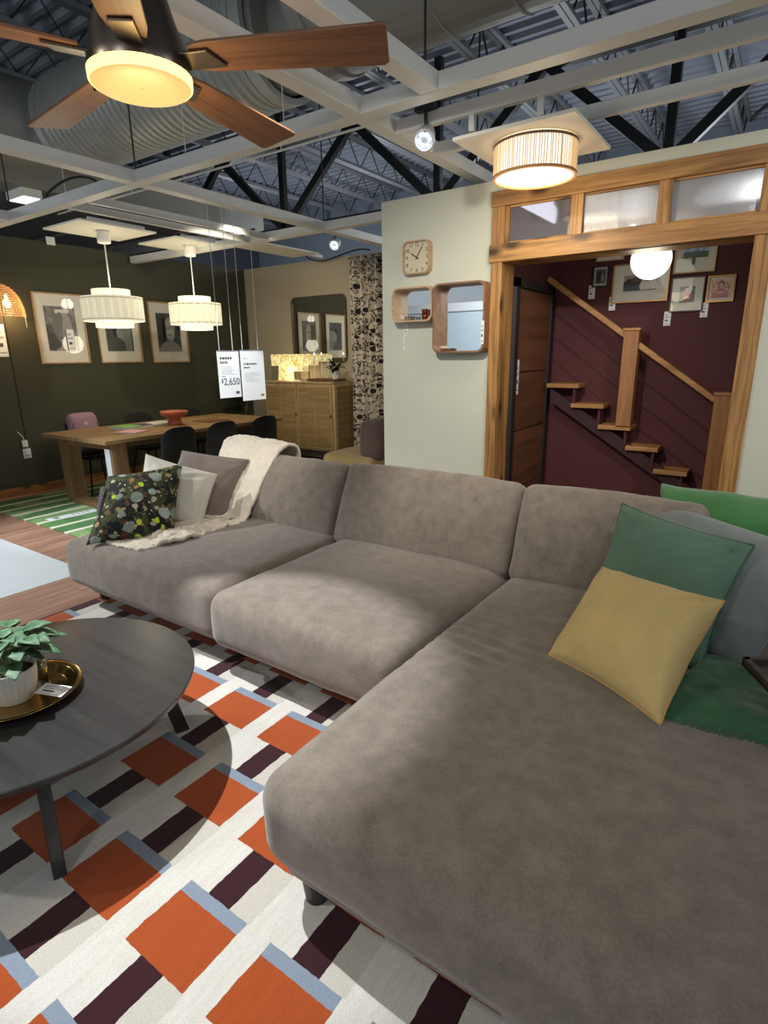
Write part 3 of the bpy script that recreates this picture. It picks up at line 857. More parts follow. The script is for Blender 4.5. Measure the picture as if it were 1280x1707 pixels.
# ---------------------------------------------------------------- throws
M_fleece = fabric('cream_fleece', S(214, 202, 184), .98, .10, 160, .9, .4)
def th(sections, name, material, label, nu, nv, amp, seed, solid, freq=6, cat='throw'):
    o = ribbon(sections, nu, nv, amp, seed, freq).build(name, material, None, smooth=True, solid=solid)
    return tag(o, label, cat)
ft = empty('fleece_throw', (-3.2, 2.6, .47), 'cream fleece throw draped over the sofa back onto the seat', 'throw')
sec = [((-3.50, 3.20, .45), (-3.0, 3.22, .45)), ((-3.52, 3.17, .70), (-2.98, 3.19, .70)), ((-3.50, 3.08, .955), (-2.93, 3.10, .935)), ((-3.50, 2.93, .985), (-2.89, 2.92, .970)),
       ((-3.45, 2.79, .87), (-2.90, 2.79, .85)), ((-3.38, 2.65, .66), (-2.93, 2.64, .62)), ((-3.34, 2.59, .52), (-2.95, 2.57, .505)), ((-3.36, 2.46, .495), (-2.95, 2.47, .49)),
       ((-3.44, 2.25, .495), (-2.98, 2.30, .492)), ((-3.50, 2.05, .495), (-2.99, 2.08, .495)), ((-3.54, 1.90, .494), (-2.98, 1.90, .49)), ((-3.50, 1.76, .484), (-3.02, 1.80, .488))]
sh = ribbon(sec, 190, 70, .016, 3, 9, .007).build('cloth', M_fleece, ft, smooth=True, solid=.022)
# rumpled fold where the throw meets the cushions
fo = [((-3.30, 2.05, .49), (-3.02, 1.86, .488)), ((-3.26, 2.10, .525), (-2.96, 1.92, .52)), ((-3.18, 2.18, .535), (-2.93, 2.05, .515)), ((-3.12, 2.30, .525), (-2.94, 2.22, .50)), ((-3.08, 2.44, .515), (-2.95, 2.42, .495))]
ribbon(fo, 70, 44, .02, 8, 14, .007).build('fold', M_fleece, ft, smooth=True, solid=.022)
M_gth = fabric('green_wool', S(62, 112, 62), .95, .12, 500, .5, .35)
tb = empty('green_throw', (-.1, 3.0, .85), 'green wool throw folded over the sofa back at the right', 'throw')
sec = [((-.44, 3.22, .55), (.6, 3.22, .55)), ((-.45, 3.20, .80), (.6, 3.20, .80)), ((-.45, 3.14, .905), (.6, 3.13, .90)), ((-.44, 3.02, .935), (.6, 2.98, .925)), ((-.40, 2.90, .86), (.6, 2.85, .84)), ((-.38, 2.82, .72), (.6, 2.78, .70))]
ribbon(sec, 50, 50, .010, 12, 5).build('cloth', M_gth, tb, smooth=True, solid=.028)
M_gth2 = fabric('green_wool_dark', S(50, 96, 62), .95, .12, 500, .5, .35)
t2 = empty('fringed_throw', (0, 1.95, .475), 'green throw with fringed edge lying under the yellow cushion', 'throw')
sec = [((-.20, 1.76, .488), (.12, 1.80, .49)), ((-.20, 1.86, .515), (.14, 1.90, .512)), ((-.16, 2.0, .512), (.16, 2.02, .505)), ((-.12, 2.12, .515), (.12, 2.12, .505)), ((-.10, 2.22, .51), (.06, 2.22, .51))]
ribbon(sec, 40, 34, .012, 15, 9).build('cloth', M_gth2, t2, smooth=True, solid=.014)
mb = MB()
for k in range(64):
    f = k / 63
    p = Vector((-.20, 1.763, .489)).lerp(Vector((.12, 1.803, .491)), f)
    jx_, jy = random.uniform(-.008, .008), random.uniform(-.006, .006)
    mb.tube([p + Vector((0, .01, .004)), p + Vector((jx_ * .5, -.015, 0)), p + Vector((jx_, -.034 + jy, -.006))], [.0026, .0024, .0014], 4)
fg = mb.build('fringe', M_gth2, t2); fg['kind'] = 'stuff'
# ---------------------------------------------------------------- tray table at the right edge
M_dw = wood('dark_oak', S(70, 58, 52), S(44, 37, 34), 0, 1, .5)
tt = empty('bed_tray', (.2, 1.96, .47), 'dark wooden rimmed tray on short legs standing on the chaise', 'tray')
mt = Matrix.Translation((.0, 0, 0))
e1 = Vector((.81, .58, 0)).normalized(); e2 = Vector((.48, -.87, 0)).normalized()
c0_ = Vector((.006, 2.03, .62))
def tp(a, b, z): return c0_ + e1 * a + e2 * b + Vector((0, 0, z))
def tray_box(a0, a1, b0, b1, z0, z1):
    mb = MB()
    return mb.add([tp(a0, b0, z0), tp(a1, b0, z0), tp(a1, b1, z0), tp(a0, b1, z0), tp(a0, b0, z1), tp(a1, b0, z1), tp(a1, b1, z1), tp(a0, b1, z1)],
                  [(0, 3, 2, 1), (4, 5, 6, 7), (0, 1, 5, 4), (1, 2, 6, 5), (2, 3, 7, 6), (3, 0, 4, 7)])
tray_box(0, .45, 0, .34, -.018, -.006).build('board', M_dw, tt)
for q in ((0, .02, 0, .34), (.43, .45, 0, .34), (0, .45, 0, .02), (0, .45, .32, .34)):
    tray_box(*q, -.018, .012).build('rim', M_dw, tt, bevel=.002)
for q in ((.2, .22, .06, .08), (.41, .43, .06, .08), (.2, .22, .29, .31), (.41, .43, .29, .31)):
    tray_box(*q, -.135, -.018).build('leg', M_dw, tt)

# ================================================================ COFFEE TABLE
TC = Vector((-2.16, .78, 0)); TZ = .42; TR_ = .585
M_ct = wood('black_stained_oak', S(54, 52, 51), S(42, 40, 40), 0, 1.4, .27, rand=False)
ct = empty('coffee_table', TC, 'round black-stained wooden coffee table on splayed legs', 'coffee table')
MB().lathe([(.001, TZ), (TR_ - .004, TZ), (TR_, TZ - .004), (TR_ - .006, TZ - .022), (TR_ - .03, TZ - .028), (.001, TZ - .028)], TC, 96).build('tabletop', M_ct, ct)
MB().lathe([(.40, TZ - .028), (.40, TZ - .075), (.375, TZ - .075), (.375, TZ - .028)], TC, 64).build('apron', M_ct, ct)
for a in (-22, 68, 158, 248):
    a = math.radians(a); d = Vector((math.cos(a), math.sin(a), 0))
    MB().bar(TC + d * .515 + Vector((0, 0, .017)), TC + d * .43 + Vector((0, 0, TZ - .03)), .038, .056, d).build('leg', M_ct, ct, bevel=.004)
# brass tray
M_brass = mat('polished_brass', S(176, 140, 72), .14, 1.0, var=.06)
BC = Vector((-2.125, .735, TZ))
bt = empty('brass_tray', BC, 'round shiny brass tray on the black coffee table', 'tray')
MB().lathe([(.001, .006), (.145, .006), (.158, .010), (.172, .030), (.200, .034), (.203, .031), (.200, .029), (.175, .024), (.160, .002), (.001, .001)], BC, 72).build('dish', M_brass, bt, smooth=True)
# plant pot
PC = Vector((-2.125, .718, TZ + .007))
pp = empty('potted_plant', PC, 'leafy green plant in a ribbed cream pot on the brass tray', 'plant')
M_pot = mat('ribbed_ceramic', S(204, 200, 190), .45, var=.04)
mb = MB(); n = 96; prof = [(.062, 0), (.066, .012), (.074, .05), (.080, .095), (.081, .12), (.077, .12), (.074, .09), (.060, .01)]
for (r, z) in prof:
    for j in range(n):
        a = 2 * PI * j / n
        rr = r + (.0016 if (j % 4 < 2 and .012 < z < .12 and r > .0655) else 0)
        mb.v.append(PC + Vector((rr * math.cos(a), rr * math.sin(a), z)))
for i in range(len(prof) - 1):
    for j in range(n):
        q = (j + 1) % n
        mb.f.append((i * n + j, i * n + q, (i + 1) * n + q, (i + 1) * n + j))
mb.build('pot', M_pot, pp)
MB().lathe([(.001, .0), (.062, .0)], PC, 32).build('saucer', M_pot, pp)
MB().lathe([(.001, .100), (.04, .104), (.076, .098)], PC, 32).build('soil', mat('soil', S(60, 44, 34), .95, var=.4, vscale=90, bump=.8, bscale=120), pp)
m, nt, b = new_mat('leaf_green')
v = coords(nt); 
nt.links.new(nramp(nt, nnoise(nt, v, 30, 4), [(.3, S(34, 62, 40)), (.55, S(66, 100, 68)), (.78, S(132, 160, 128))]), b.inputs['Base Color'])
b.inputs['Roughness'].default_value = .55
M_leaf = m
def leaf_mesh(name, L, W, material, n=8, bend=.25):
    mb = MB(); 
    for i in range(n + 1):
        t = i / n
        wd = W * (math.sin(PI * min(1, t ** .62)) ** .8) * .5 if 0 < t < 1 else 0.0004
        if t < .12: wd = W * .42 * (t / .12 + .25) * .8
        z = -bend * L * t * t
        for k, s_ in enumerate((-1, -.5, 0, .5, 1)):
            mb.v.append(Vector((t * L, wd * s_, z + abs(s_) * wd * .22)))
    for i in range(n):
        for k in range(4): mb.f.append((i * 5 + k, i * 5 + k + 1, (i + 1) * 5 + k + 1, (i + 1) * 5 + k))
    o = mb.build(name, material, None, smooth=True, solid=.0012)
    return o
lf0 = leaf_mesh('leaf', .078, .062, M_leaf)
M_stem = mat('stem', S(96, 104, 64), .6)
rr_ = random.Random(5)
for k in range(44):
    a = 2 * PI * (k * .381966) + .3; sp_ = .03 + .10 * ((k * 7) % 11) / 10
    h = .10 + .08 * rr_.random() + (.10 - sp_) * .35
    tip = PC + Vector((sp_ * math.cos(a), sp_ * math.sin(a), .07 + h))
    root_ = PC + Vector((.02 * math.cos(a * 2), .02 * math.sin(a * 2), .10))
    mid = (root_ + tip) / 2 + Vector((0, 0, .03))
    st = MB().tube([root_, mid, tip], .0016, 5).build('stem', M_stem, pp)
    o = lf0 if k == 0 else lf0.copy()
    if k: col.objects.link(o)
    o.parent = pp
    s_ = .72 + rr_.random() * .5
    o.matrix_basis = Matrix.Translation(tip - PC) @ Matrix.Rotation(a + rr_.uniform(-.5, .5), 4, 'Z') @ Matrix.Rotation(rr_.uniform(-.4, .22), 4, 'Y') @ Matrix.Scale(s_, 4)
# glass and tags
m, nt, b = new_mat('clear_glass')
tr_ = nt.nodes.new('ShaderNodeBsdfTransparent'); tr_.inputs[0].default_value = (.93, .94, .92, 1)
gs_ = nt.nodes.new('ShaderNodeBsdfGlossy'); gs_.inputs['Roughness'].default_value = .08
lw_ = nt.nodes.new('ShaderNodeLayerWeight'); lw_.inputs[0].default_value = .45
mx = nt.nodes.new('ShaderNodeMixShader'); nt.links.new(lw_.outputs['Facing'], mx.inputs[0]); nt.links.new(tr_.outputs[0], mx.inputs[1]); nt.links.new(gs_.outputs[0], mx.inputs[2])
nt.links.new(mx.outputs[0], nt.nodes['Material Output'].inputs[0])
bn_ = nt.nodes.new('ShaderNodeBump'); bn_.inputs['Strength'].default_value = .6; nt.links.new(nnoise(nt, coords(nt), 90, 2), bn_.inputs['Height']); nt.links.new(bn_.outputs[0], gs_.inputs['Normal'])
M_glass = m
GC = Vector((-2.165, .822, TZ + .007))
gl = empty('glass_tumbler', GC, 'small dimpled clear glass beside the plant pot', 'glass')
MB().lathe([(.001, .0), (.026, .0), (.031, .09), (.0285, .09), (.024, .008), (.001, .006)], GC, 32).build('bowl', M_glass, gl, smooth=True)
M_paper = mat('white_paper', S(238, 238, 236), .7, var=.02)
INK = S(70, 70, 74); LINK = S(150, 152, 156)
def bars(rows): return [('r', a, b_, c, d, k) for (a, b_, c, d, k) in rows]
def rnd_lines(seed, x0, x1, y0, y1, n, colr=LINK, h=.5):
    r = random.Random(seed); out = []
    dy = (y1 - y0) / n
    for i in range(n):
        x = x0
        yy = y1 - (i + 1) * dy
        end = x0 + (x1 - x0) * r.uniform(.6, 1)
        while x < end:
            wd = r.uniform(.06, .18) * (x1 - x0)
            out.append(('r', x, min(end, x + wd), yy, yy + dy * h, colr)); x += wd + .03 * (x1 - x0)
    return out
M_tagp = print_mat('tag_print', S(232, 232, 230), rnd_lines(1, .1, .9, .55, .9, 2, LINK) + [('r', .15, .6, .3, .42, INK), ('r', .1, .9, .1, .14, LINK)])
tg = empty('price_tag', (-2.02, .77, TZ + .03), 'clear-sleeved price tag leaning over the brass tray edge', 'tag')
quad_uv('card', (-2.035, .745, TZ + .040), (.105, .040, .0), (-.022, .052, .006), M_tagp, tg)
MB().add([(-2.085, .727, TZ + .0385), (-1.915, .787, TZ + .0385), (-1.94, .845, TZ + .045), (-2.11, .785, TZ + .045)], [(0, 1, 2, 3)]).build('sleeve', M_glass, tg)
# information sheet lying on the rug
M_sheet = print_mat('sheet_print', S(240, 245, 250), rnd_lines(3, .1, .8, .5, .9, 4, LINK, .35) + rnd_lines(4, .1, .9, .12, .3, 1, INK, .6))
ish = empty('info_sheet', (-3.5, 1.76, .02), 'white printed sheet lying on the rug corner by sofa leg', 'paper')
quad_uv('paper', (-3.66, 1.66, .0225), (.30, .035, 0), (.02, .185, 0), M_sheet, ish)
# ================================================================ DINING AREA
M_oak = wood('oak_table', S(172, 140, 98), S(122, 94, 62), 1, 1, .5, rand=False)
M_oakz = wood('oak_leg', S(150, 116, 82), S(104, 76, 50), 2, 1, .5)
dt = empty('dining_table', (-6.1, 4.3, 0), 'long brown oak dining table with plank top and panel legs', 'dining table')
for k in range(6):
    x0 = -6.75 + k * .2117
    MB().box(x0, x0 + .2107, 3.05, 5.54, .755, .795).build('plank', M_oak, dt, bevel=.002)
for yy in (3.13, 5.28):
    for xx in (-6.58, -5.65):
        lg = MB().box(xx, xx + .13, yy, yy + .17, .065, .755).build('leg', M_oakz, dt, bevel=.004)
    MB().box(-6.58, -5.52, yy + .02, yy + .15, .012, .07).build('foot_rail', M_oakz, dt, bevel=.004)
    MB().box(-6.45, -5.65, yy + .03, yy + .14, .68, .755).build('top_rail', M_oakz, dt, bevel=.004)
MB().box(-6.5, -6.46, 3.3, 5.28, .69, .755).box(-5.66, -5.62, 3.3, 5.28, .69, .755).build('apron', M_oakz, dt)
tg = empty('table_tag', (-5.6, 3.12, .4), 'long clear-wrapped price tag tied to the dining table leg', 'tag')
MB().box(-5.63, -5.54, 3.116, 3.126, .38, .70).build('sleeve', mat('frosted_plastic', S(206, 210, 214), .25, var=.1, vscale=30), tg)
# green rug
m, nt, b = new_mat('green_rug_wool')
v = coords(nt); sp = nt.nodes.new('ShaderNodeSeparateXYZ'); nt.links.new(v, sp.inputs[0])
wob = nnoise(nt, v, 9, 3)
xx = nmath(nt, 'ADD', sp.outputs[0], nmath(nt, 'MULTIPLY', wob, .03))
st = nmath(nt, 'LESS_THAN', nmath(nt, 'MODULO', nmath(nt, 'ADD', xx, 20), .27), .065)
blk = nt.nodes.new('ShaderNodeTexVoronoi'); blk.inputs['Scale'].default_value = 1.0; blk.distance = 'CHEBYCHEV'
nt.links.new(coords(nt, (3.7, 1.6, 1)), blk.inputs['Vector'])
s3 = nt.nodes.new('ShaderNodeSeparateColor'); nt.links.new(blk.outputs['Color'], s3.inputs[0])
gr = nramp(nt, s3.outputs[0], [(.1, S(72, 112, 70)), (.5, S(96, 142, 84)), (.9, S(142, 172, 116))])
nt.links.new(nmix(nt, st, gr, S(222, 224, 204)), b.inputs['Base Color'])
b.inputs['Roughness'].default_value = .95
nbump(nt, b, nnoise(nt, v, 250, 2), .5, .003)
gr_ = MB().box(-7.25, -4.85, 2.50, 5.95, .0, .012).build('green_rug', m, bevel=.003)
tag(gr_, 'green patchwork rug with pale stripes under the dining table', 'rug')
gs = empty('info_sheet', (-5.9, 2.7, .014), 'white printed sheet lying on the green rug', 'paper')
quad_uv('paper', (-6.05, 2.62, .0135), (.14, .0, 0), (.03, .5, 0), M_sheet, gs)

# ---------------------------------------------------------------- chairs
M_bl = fabric('black_chair_fabric', S(36, 36, 36), .8, .1, 600, .3, .1)
M_chl = mat('black_chair_leg', S(22, 22, 23), .4, .3)
def chair(label, loc, rz, group):
    """shell chair facing local +Y; back at -Y"""
    r = empty('dining_chair', loc, label, 'chair', group, rz=rz)
    prof = [(.24, .455), (.20, .47), (.10, .462), (0, .452), (-.10, .452), (-.16, .468), (-.195, .51), (-.212, .58), (-.225, .68), (-.236, .80), (-.245, .905)]
    mb = MB(); n = 12
    for i, (y, z) in enumerate(prof):
        t = i / (len(prof) - 1)
        wd = .225 if i < 6 else .225 - .02 * ((i - 6) / 4)
        for j in range(n + 1):
            s = j / n * 2 - 1
            edge = abs(s) ** 3
            y2 = y + (edge * .05 if i >= 6 else 0); z2 = z + (edge * .045 if i < 6 else edge * -.005)
            if i == len(prof) - 1: z2 -= .07 * abs(s) ** 4
            if i == 0: y2 -= .05 * abs(s) ** 4
            mb.v.append(Vector((wd * s, y2, z2)))
    for i in range(len(prof) - 1):
        for j in range(n): mb.f.append((i * (n + 1) + j, i * (n + 1) + j + 1, (i + 1) * (n + 1) + j + 1, (i + 1) * (n + 1) + j))
    mb.build('seat_shell', M_bl, r, smooth=True, world=False, solid=.022, subsurf=1)
    MB().box(-.15, .15, -.13, .15, .425, .442).build('seat_frame', M_chl, r, world=False)
    for (sx, sy) in ((-1, 1), (1, 1), (-1, -1), (1, -1)):
        MB().tube([(sx * .13, sy * .12, .435), (sx * .21, sy * .2, .014)], [.013, .009], 8).build('leg', M_chl, r, world=False, smooth=True)
    return r
near = 'black shell chairs on the sofa side of the table'
c1 = chair('black shell chair on the sofa side, nearest the red bowl', (-5.33, 3.66, 0), PI / 2, near)
for (y, lab) in ((4.23, 'middle black shell chair on the sofa side of the table'), (4.87, 'black shell chair on the sofa side, beneath the hanging price boards')):
    c = copy_tree(c1); c.location.y = y; c['label'] = lab
far = 'black shell chairs along the green wall'
cf = copy_tree(c1); cf['label'] = 'black shell chair holding the lilac backpack'; cf['group'] = far; cf.location = (-6.80, 3.64, 0); cf.rotation_euler = (0, 0, -PI / 2)
for (y, lab) in ((4.42, 'black shell chair by the green wall, behind the magazines'), (5.2, 'black shell chair by the green wall, behind the red bowl')):
    c = copy_tree(cf); c.location = (-6.82, y, 0); c['label'] = lab
# backpack
M_lil = fabric('lilac_canvas', S(150, 120, 138), .85, .1, 700, .4, .1)
bp = empty('backpack', (-6.83, 3.62, .47), 'lilac canvas backpack leaning on the chair at the table end', 'backpack')
mbp = Matrix.Translation((-6.88, 3.62, .49)) @ Matrix.Rotation(math.radians(-10), 4, 'Y')
softbox(-.06, .06, -.17, .17, 0, .46, .055, 24, (.03, .01, .02), .006, 3, mbp).build('body', M_lil, bp, smooth=True)
softbox(.05, .11, -.14, .14, .02, .24, .028, 24, (.015, .005, .01), .004, 6, mbp).build('pocket', M_lil, bp, smooth=True)
MB().tube([mbp @ Vector((.064, .15 * math.cos(a), .30 + .12 * math.sin(a))) for a in [PI * i / 12 for i in range(13)]], .005, 6).build('zipper', mat('lilac_dark', S(96, 76, 92), .6), bp)
MB().lathe([(.001, .0), (.022, .0)], (0, 0, 0), 6, mbp @ Matrix.Translation((.088, 0, .34)) @ Matrix.Rotation(PI / 2, 4, 'Y')).build('logo_patch', mat('peach_patch', S(216, 150, 128), .6), bp)
# bowl
M_terra = mat('terracotta', S(172, 92, 70), .5, var=.12, vscale=20)
Bc = Vector((-6.08, 4.30, .796))
bo = empty('footed_bowl', Bc, 'red terracotta footed bowl on the dining table', 'bowl')
MB().lathe([(.001, 0), (.085, 0), (.092, .012), (.075, .05), (.072, .075), (.11, .095), (.155, .13), (.165, .165), (.158, .165), (.14, .13), (.10, .105), (.001, .10)], Bc, 40).build('body', M_terra, bo, smooth=True)
# magazines and papers
def slab(name, label, cat, x0, x1, y0, y1, z0, z1, m, rz=0):
    cx, cy = (x0 + x1) / 2, (y0 + y1) / 2
    r = empty(name, (cx, cy, z0), label, cat, rz=rz)
    MB().box(x0 - cx, x1 - cx, y0 - cy, y1 - cy, .002, z1 - z0).build('pages', M_paper, r, world=False)
    MB().box(x0 - cx - .002, x1 - cx + .002, y0 - cy - .002, y1 - cy + .002, 0, .002).box(x0 - cx - .002, x1 - cx + .002, y0 - cy - .002, y1 - cy + .002, z1 - z0, z1 - z0 + .002).build('cover', m, r, world=False)
    return r
slab('magazine', 'magazine with green and purple cover at the lilac chair', 'magazine', -6.35, -6.05, 3.62, 3.86, .796, .83, mat('cover_green', S(128, 190, 110), .4, var=.3, vscale=12), .15)
slab('folder', 'pink folder near the end of the dining table', 'folder', -6.05, -5.78, 3.50, 3.74, .796, .804, mat('cover_pink', S(226, 176, 184), .5), .35)
slab('binder', 'small dark purple binder beside the green magazine', 'binder', -6.3, -6.1, 3.90, 4.02, .796, .83, mat('cover_purple', S(96, 56, 100), .5, var=.4, vscale=25), -.1)
slab('open_magazine', 'white open magazine lying between the binder and red bowl', 'magazine', -6.52, -6.2, 4.06, 4.42, .796, .808, mat('cover_white', S(214, 214, 206), .5), .05)
rb = MB().box(-6.2, -5.9, 4.28, 4.62, .796, .806).build('table_runner', mat('wood_board', S(120, 84, 54), .6), bevel=.003); tag(rb, 'brown wooden board beside the red bowl', 'board')
rb.location.y = .36

# ---------------------------------------------------------------- pictures on the green wall
M_frame = wood('oak_frame', S(184, 148, 98), S(140, 106, 64), 2, 1.5, .45)
M_mat = mat('mat_board', S(214, 210, 200), .8, var=.02)
K1, K2, K3, K4 = S(30, 30, 30), S(80, 80, 80), S(140, 140, 138), S(196, 194, 190)
ph1 = print_mat('photo_profile', S(96, 96, 96), [('e', .5, .05, .45, .2, K3), ('e', .15, .3, .3, .3, K1), ('e', .55, .55, .28, .38, K3), ('e', .42, .58, .2, .34, K2), ('r', .36, .82, .86, .94, K4), ('e', .68, .5, .16, .22, K3)], .4, .12, 6)
ph2 = print_mat('photo_child', S(70, 72, 70), [('e', .3, .7, .2, .25, K2), ('e', .5, .5, .22, .3, K1), ('e', .52, .45, .14, .2, K3), ('r', .6, .95, 0, .7, S(120, 132, 122)), ('e', .3, .1, .4, .25, K2)], .4, .1, 6)
ph3 = print_mat('photo_portrait', S(66, 66, 66), [('e', .5, .0, .48, .28, K3), ('e', .52, .62, .30, .36, K2), ('e', .54, .58, .20, .30, S(170, 168, 164), .4), ('e', .47, .63, .05, .035, S(110, 110, 108), .9), ('e', .62, .63, .05, .035, S(110, 110, 108), .9), ('e', .54, .44, .09, .03, S(120, 118, 116), .9), ('e', .3, .6, .07, .3, K1)], .4, .08, 6)
m, nt, b = new_mat('picture_glass')
b.inputs['Base Color'].default_value = (1, 1, 1, 1); b.inputs['Roughness'].default_value = .02
tr_ = nt.nodes.new('ShaderNodeBsdfTransparent'); gs_ = nt.nodes.new('ShaderNodeBsdfGlossy'); gs_.inputs['Roughness'].default_value = .03
fr_ = nt.nodes.new('ShaderNodeFresnel'); fr_.inputs['IOR'].default_value = 1.5
mx = nt.nodes.new('ShaderNodeMixShader'); nt.links.new(fr_.outputs[0], mx.inputs[0]); nt.links.new(tr_.outputs[0], mx.inputs[1]); nt.links.new(gs_.outputs[0], mx.inputs[2])
nt.links.new(mx.outputs[0], nt.nodes['Material Output'].inputs[0])
M_pglass = m
def picture(label, org, ux, uz, out, w_, h_, fw_, photo, mrg, frame_m_=M_frame, group=None, depth=.025, name='framed_picture'):
    """org lower-left corner on the wall; ux along the wall, uz up, out away from wall"""
    org, ux, uz, out = Vector(org), Vector(ux), Vector(uz), Vector(out)
    r = empty(name, org + ux * w_ / 2, label, 'picture', group)
    def B(a0, a1, b0, b1, d0, d1, nm, mt, bev=0):
        P = lambda a, b_, d: org + ux * a + uz * b_ + out * d
        return MB().add([P(a0, b0, d0), P(a1, b0, d0), P(a1, b1, d0), P(a0, b1, d0), P(a0, b0, d1), P(a1, b0, d1), P(a1, b1, d1), P(a0, b1, d1)],
                        [(0, 3, 2, 1), (4, 5, 6, 7), (0, 1, 5, 4), (1, 2, 6, 5), (2, 3, 7, 6), (3, 0, 4, 7)]).build(nm, mt, r, bevel=bev)
    B(0, fw_, 0, h_, .002, depth, 'frame_side', frame_m_); B(w_ - fw_, w_, 0, h_, .002, depth, 'frame_side', frame_m_)
    B(fw_, w_ - fw_, 0, fw_, .002, depth, 'frame_rail', frame_m_); B(fw_, w_ - fw_, h_ - fw_, h_, .002, depth, 'frame_rail', frame_m_)
    B(fw_, w_ - fw_, fw_, h_ - fw_, .002, depth * .4, 'mat_board', M_mat if mrg > 0 else M_black)
    a, b_ = fw_ + mrg, fw_ + mrg * (h_ / w_ if h_ > w_ else 1)
    quad_uv('photo', org + ux * a + uz * b_ + out * (depth * .4 + .001), ux * (w_ - 2 * a), uz * (h_ - 2 * b_), photo, r)
    P = lambda a, b_, d: org + ux * a + uz * b_ + out * d
    MB().add([P(fw_, fw_, depth * .7), P(w_ - fw_, fw_, depth * .7), P(w_ - fw_, h_ - fw_, depth * .7), P(fw_, h_ - fw_, depth * .7)], [(0, 1, 2, 3)]).build('glass', M_pglass, r)
    return r
G3 = 'three large framed photographs on the green wall'
picture('large framed photo of a side profile, nearest the wicker sconce', (-7.48, 3.52, 1.53), (0, 1, 0), (0, 0, 1), (1, 0, 0), .605, .83, .016, ph1, .10, group=G3)
picture('framed black-and-white photo half hidden by the nearer pendant', (-7.48, 4.27, 1.525), (0, 1, 0), (0, 0, 1), (1, 0, 0), .61, .82, .016, ph2, .10, group=G3)
picture('framed smiling portrait photo, farthest on the green wall', (-7.48, 5.04, 1.515), (0, 1, 0), (0, 0, 1), (1, 0, 0), .615, .83, .016, ph3, .10, group=G3)
def wall_tag(label, org, ux, uz, out, w_, h_, m=None):
    org, ux, uz, out = map(Vector, (org, ux, uz, out))
    r = empty('price_tag', org, label, 'tag')
    P = lambda a, b_, d: org + ux * a + uz * b_ + out * d
    MB().add([P(0, 0, .001), P(w_, 0, .001), P(w_, h_, .001), P(0, h_, .001), P(0, 0, .004), P(w_, 0, .004), P(w_, h_, .004), P(0, h_, .004)],
             [(0, 3, 2, 1), (4, 5, 6, 7), (0, 1, 5, 4), (1, 2, 6, 5), (2, 3, 7, 6), (3, 0, 4, 7)]).build('card', M_paper, r)
    quad_uv('print', P(.002, .002, .0045), ux * (w_ - .004), uz * (h_ - .004), m or M_tagp, r)
    return r
wall_tag('white price tag hanging in front of the side-profile photo', (-7.452, 3.86, 1.68), (0, 1, 0), (0, 0, 1), (1, 0, 0), .09, .26)
wall_tag('tall white price tag below the wicker sconce', (-7.478, 3.07, 1.62), (0, 1, 0), (0, 0, 1), (1, 0, 0), .10, .36)
# sconce
M_wick = emissive('wicker_glow', (1, .55, .2, 1), .35, S(186, 124, 62))
scn = empty('wicker_sconce', (-7.36, 3.22, 2.05), 'glowing woven wicker half-dome wall lamp on the green wall', 'wall lamp')
mb = MB()
for k in range(15):
    t = k / 14; r_ = .215 * math.sqrt(max(0, 1 - (t * .97) ** 2.2)); z = 2.06 + .34 * t
    mb.tube([(-7.46 + max(.0, r_ * math.sin(a)), 3.19 + r_ * math.cos(a), z) for a in [PI * i / 22 for i in range(23)]], .0055, 5)
ws_ = mb.build('weave_rings', M_wick, scn); ws_['kind'] = 'stuff'
mb = MB()
for k in range(25):
    a = PI * k / 24
    mb.tube([(-7.46 + max(0, rr * math.sin(a)), 3.19 + rr * math.cos(a), z) for (rr, z) in [(.213 * math.sqrt(max(0, 1 - (t * .97) ** 2.2)), 2.055 + .34 * t) for t in [i / 8 for i in range(9)]]], .0035, 4)
wv = mb.build('weave_ribs', M_wick, scn); wv['kind'] = 'stuff'
MB().lathe([(.001, -.05), (.03, -.035), (.04, 0), (.028, .035), (.014, .05), (.014, .09)], (-7.34, 3.19, 2.20), 20).build('bulb', emissive('warm_bulb', (1, .72, .36, 1), 14), scn, smooth=True)
MB().tube([(-7.34, 3.19, 2.29), (-7.40, 3.19, 2.34), (-7.475, 3.19, 2.34)], .012, 8).build('arm', M_black, scn)
MB().tube([(-7.43, 3.40, 2.06), (-7.43, 3.40, 1.95)], .003, 5).build('pull_cord', M_wh, scn)
MB().tube([(-7.472, 3.19, 2.3), (-7.472, 3.19, .62)], .004, 6).build('power_cord', M_black, scn)
point('sconce_light', (-7.30, 3.19, 2.13), 9, .04, (1, .66, .32))
ou = empty('outlet', (-7.475, 3.18, .43), 'white wall outlet with plug below the wicker sconce', 'outlet')
MB().box(-7.479, -7.468, 3.13, 3.22, .43, .55).build('plate', M_wh, ou, bevel=.002)
MB().box(-7.468, -7.43, 3.15, 3.20, .48, .53).box(-7.468, -7.44, 3.13, 3.19, .57, .65).build('plug', M_paper, ou, bevel=.004)
MB().tube([(-7.44, 3.17, .53), (-7.42, 3.16, .60), (-7.44, 3.14, .70), (-7.46, 3.10, .76)], .005, 6).build('cord', M_wh, ou)
tag(MB().box(-7.478, -7.46, 3.80, 3.90, 2.90, 2.99).build('junction_box', M_paper, bevel=.003), 'small white box at the top edge of the green wall', 'box')

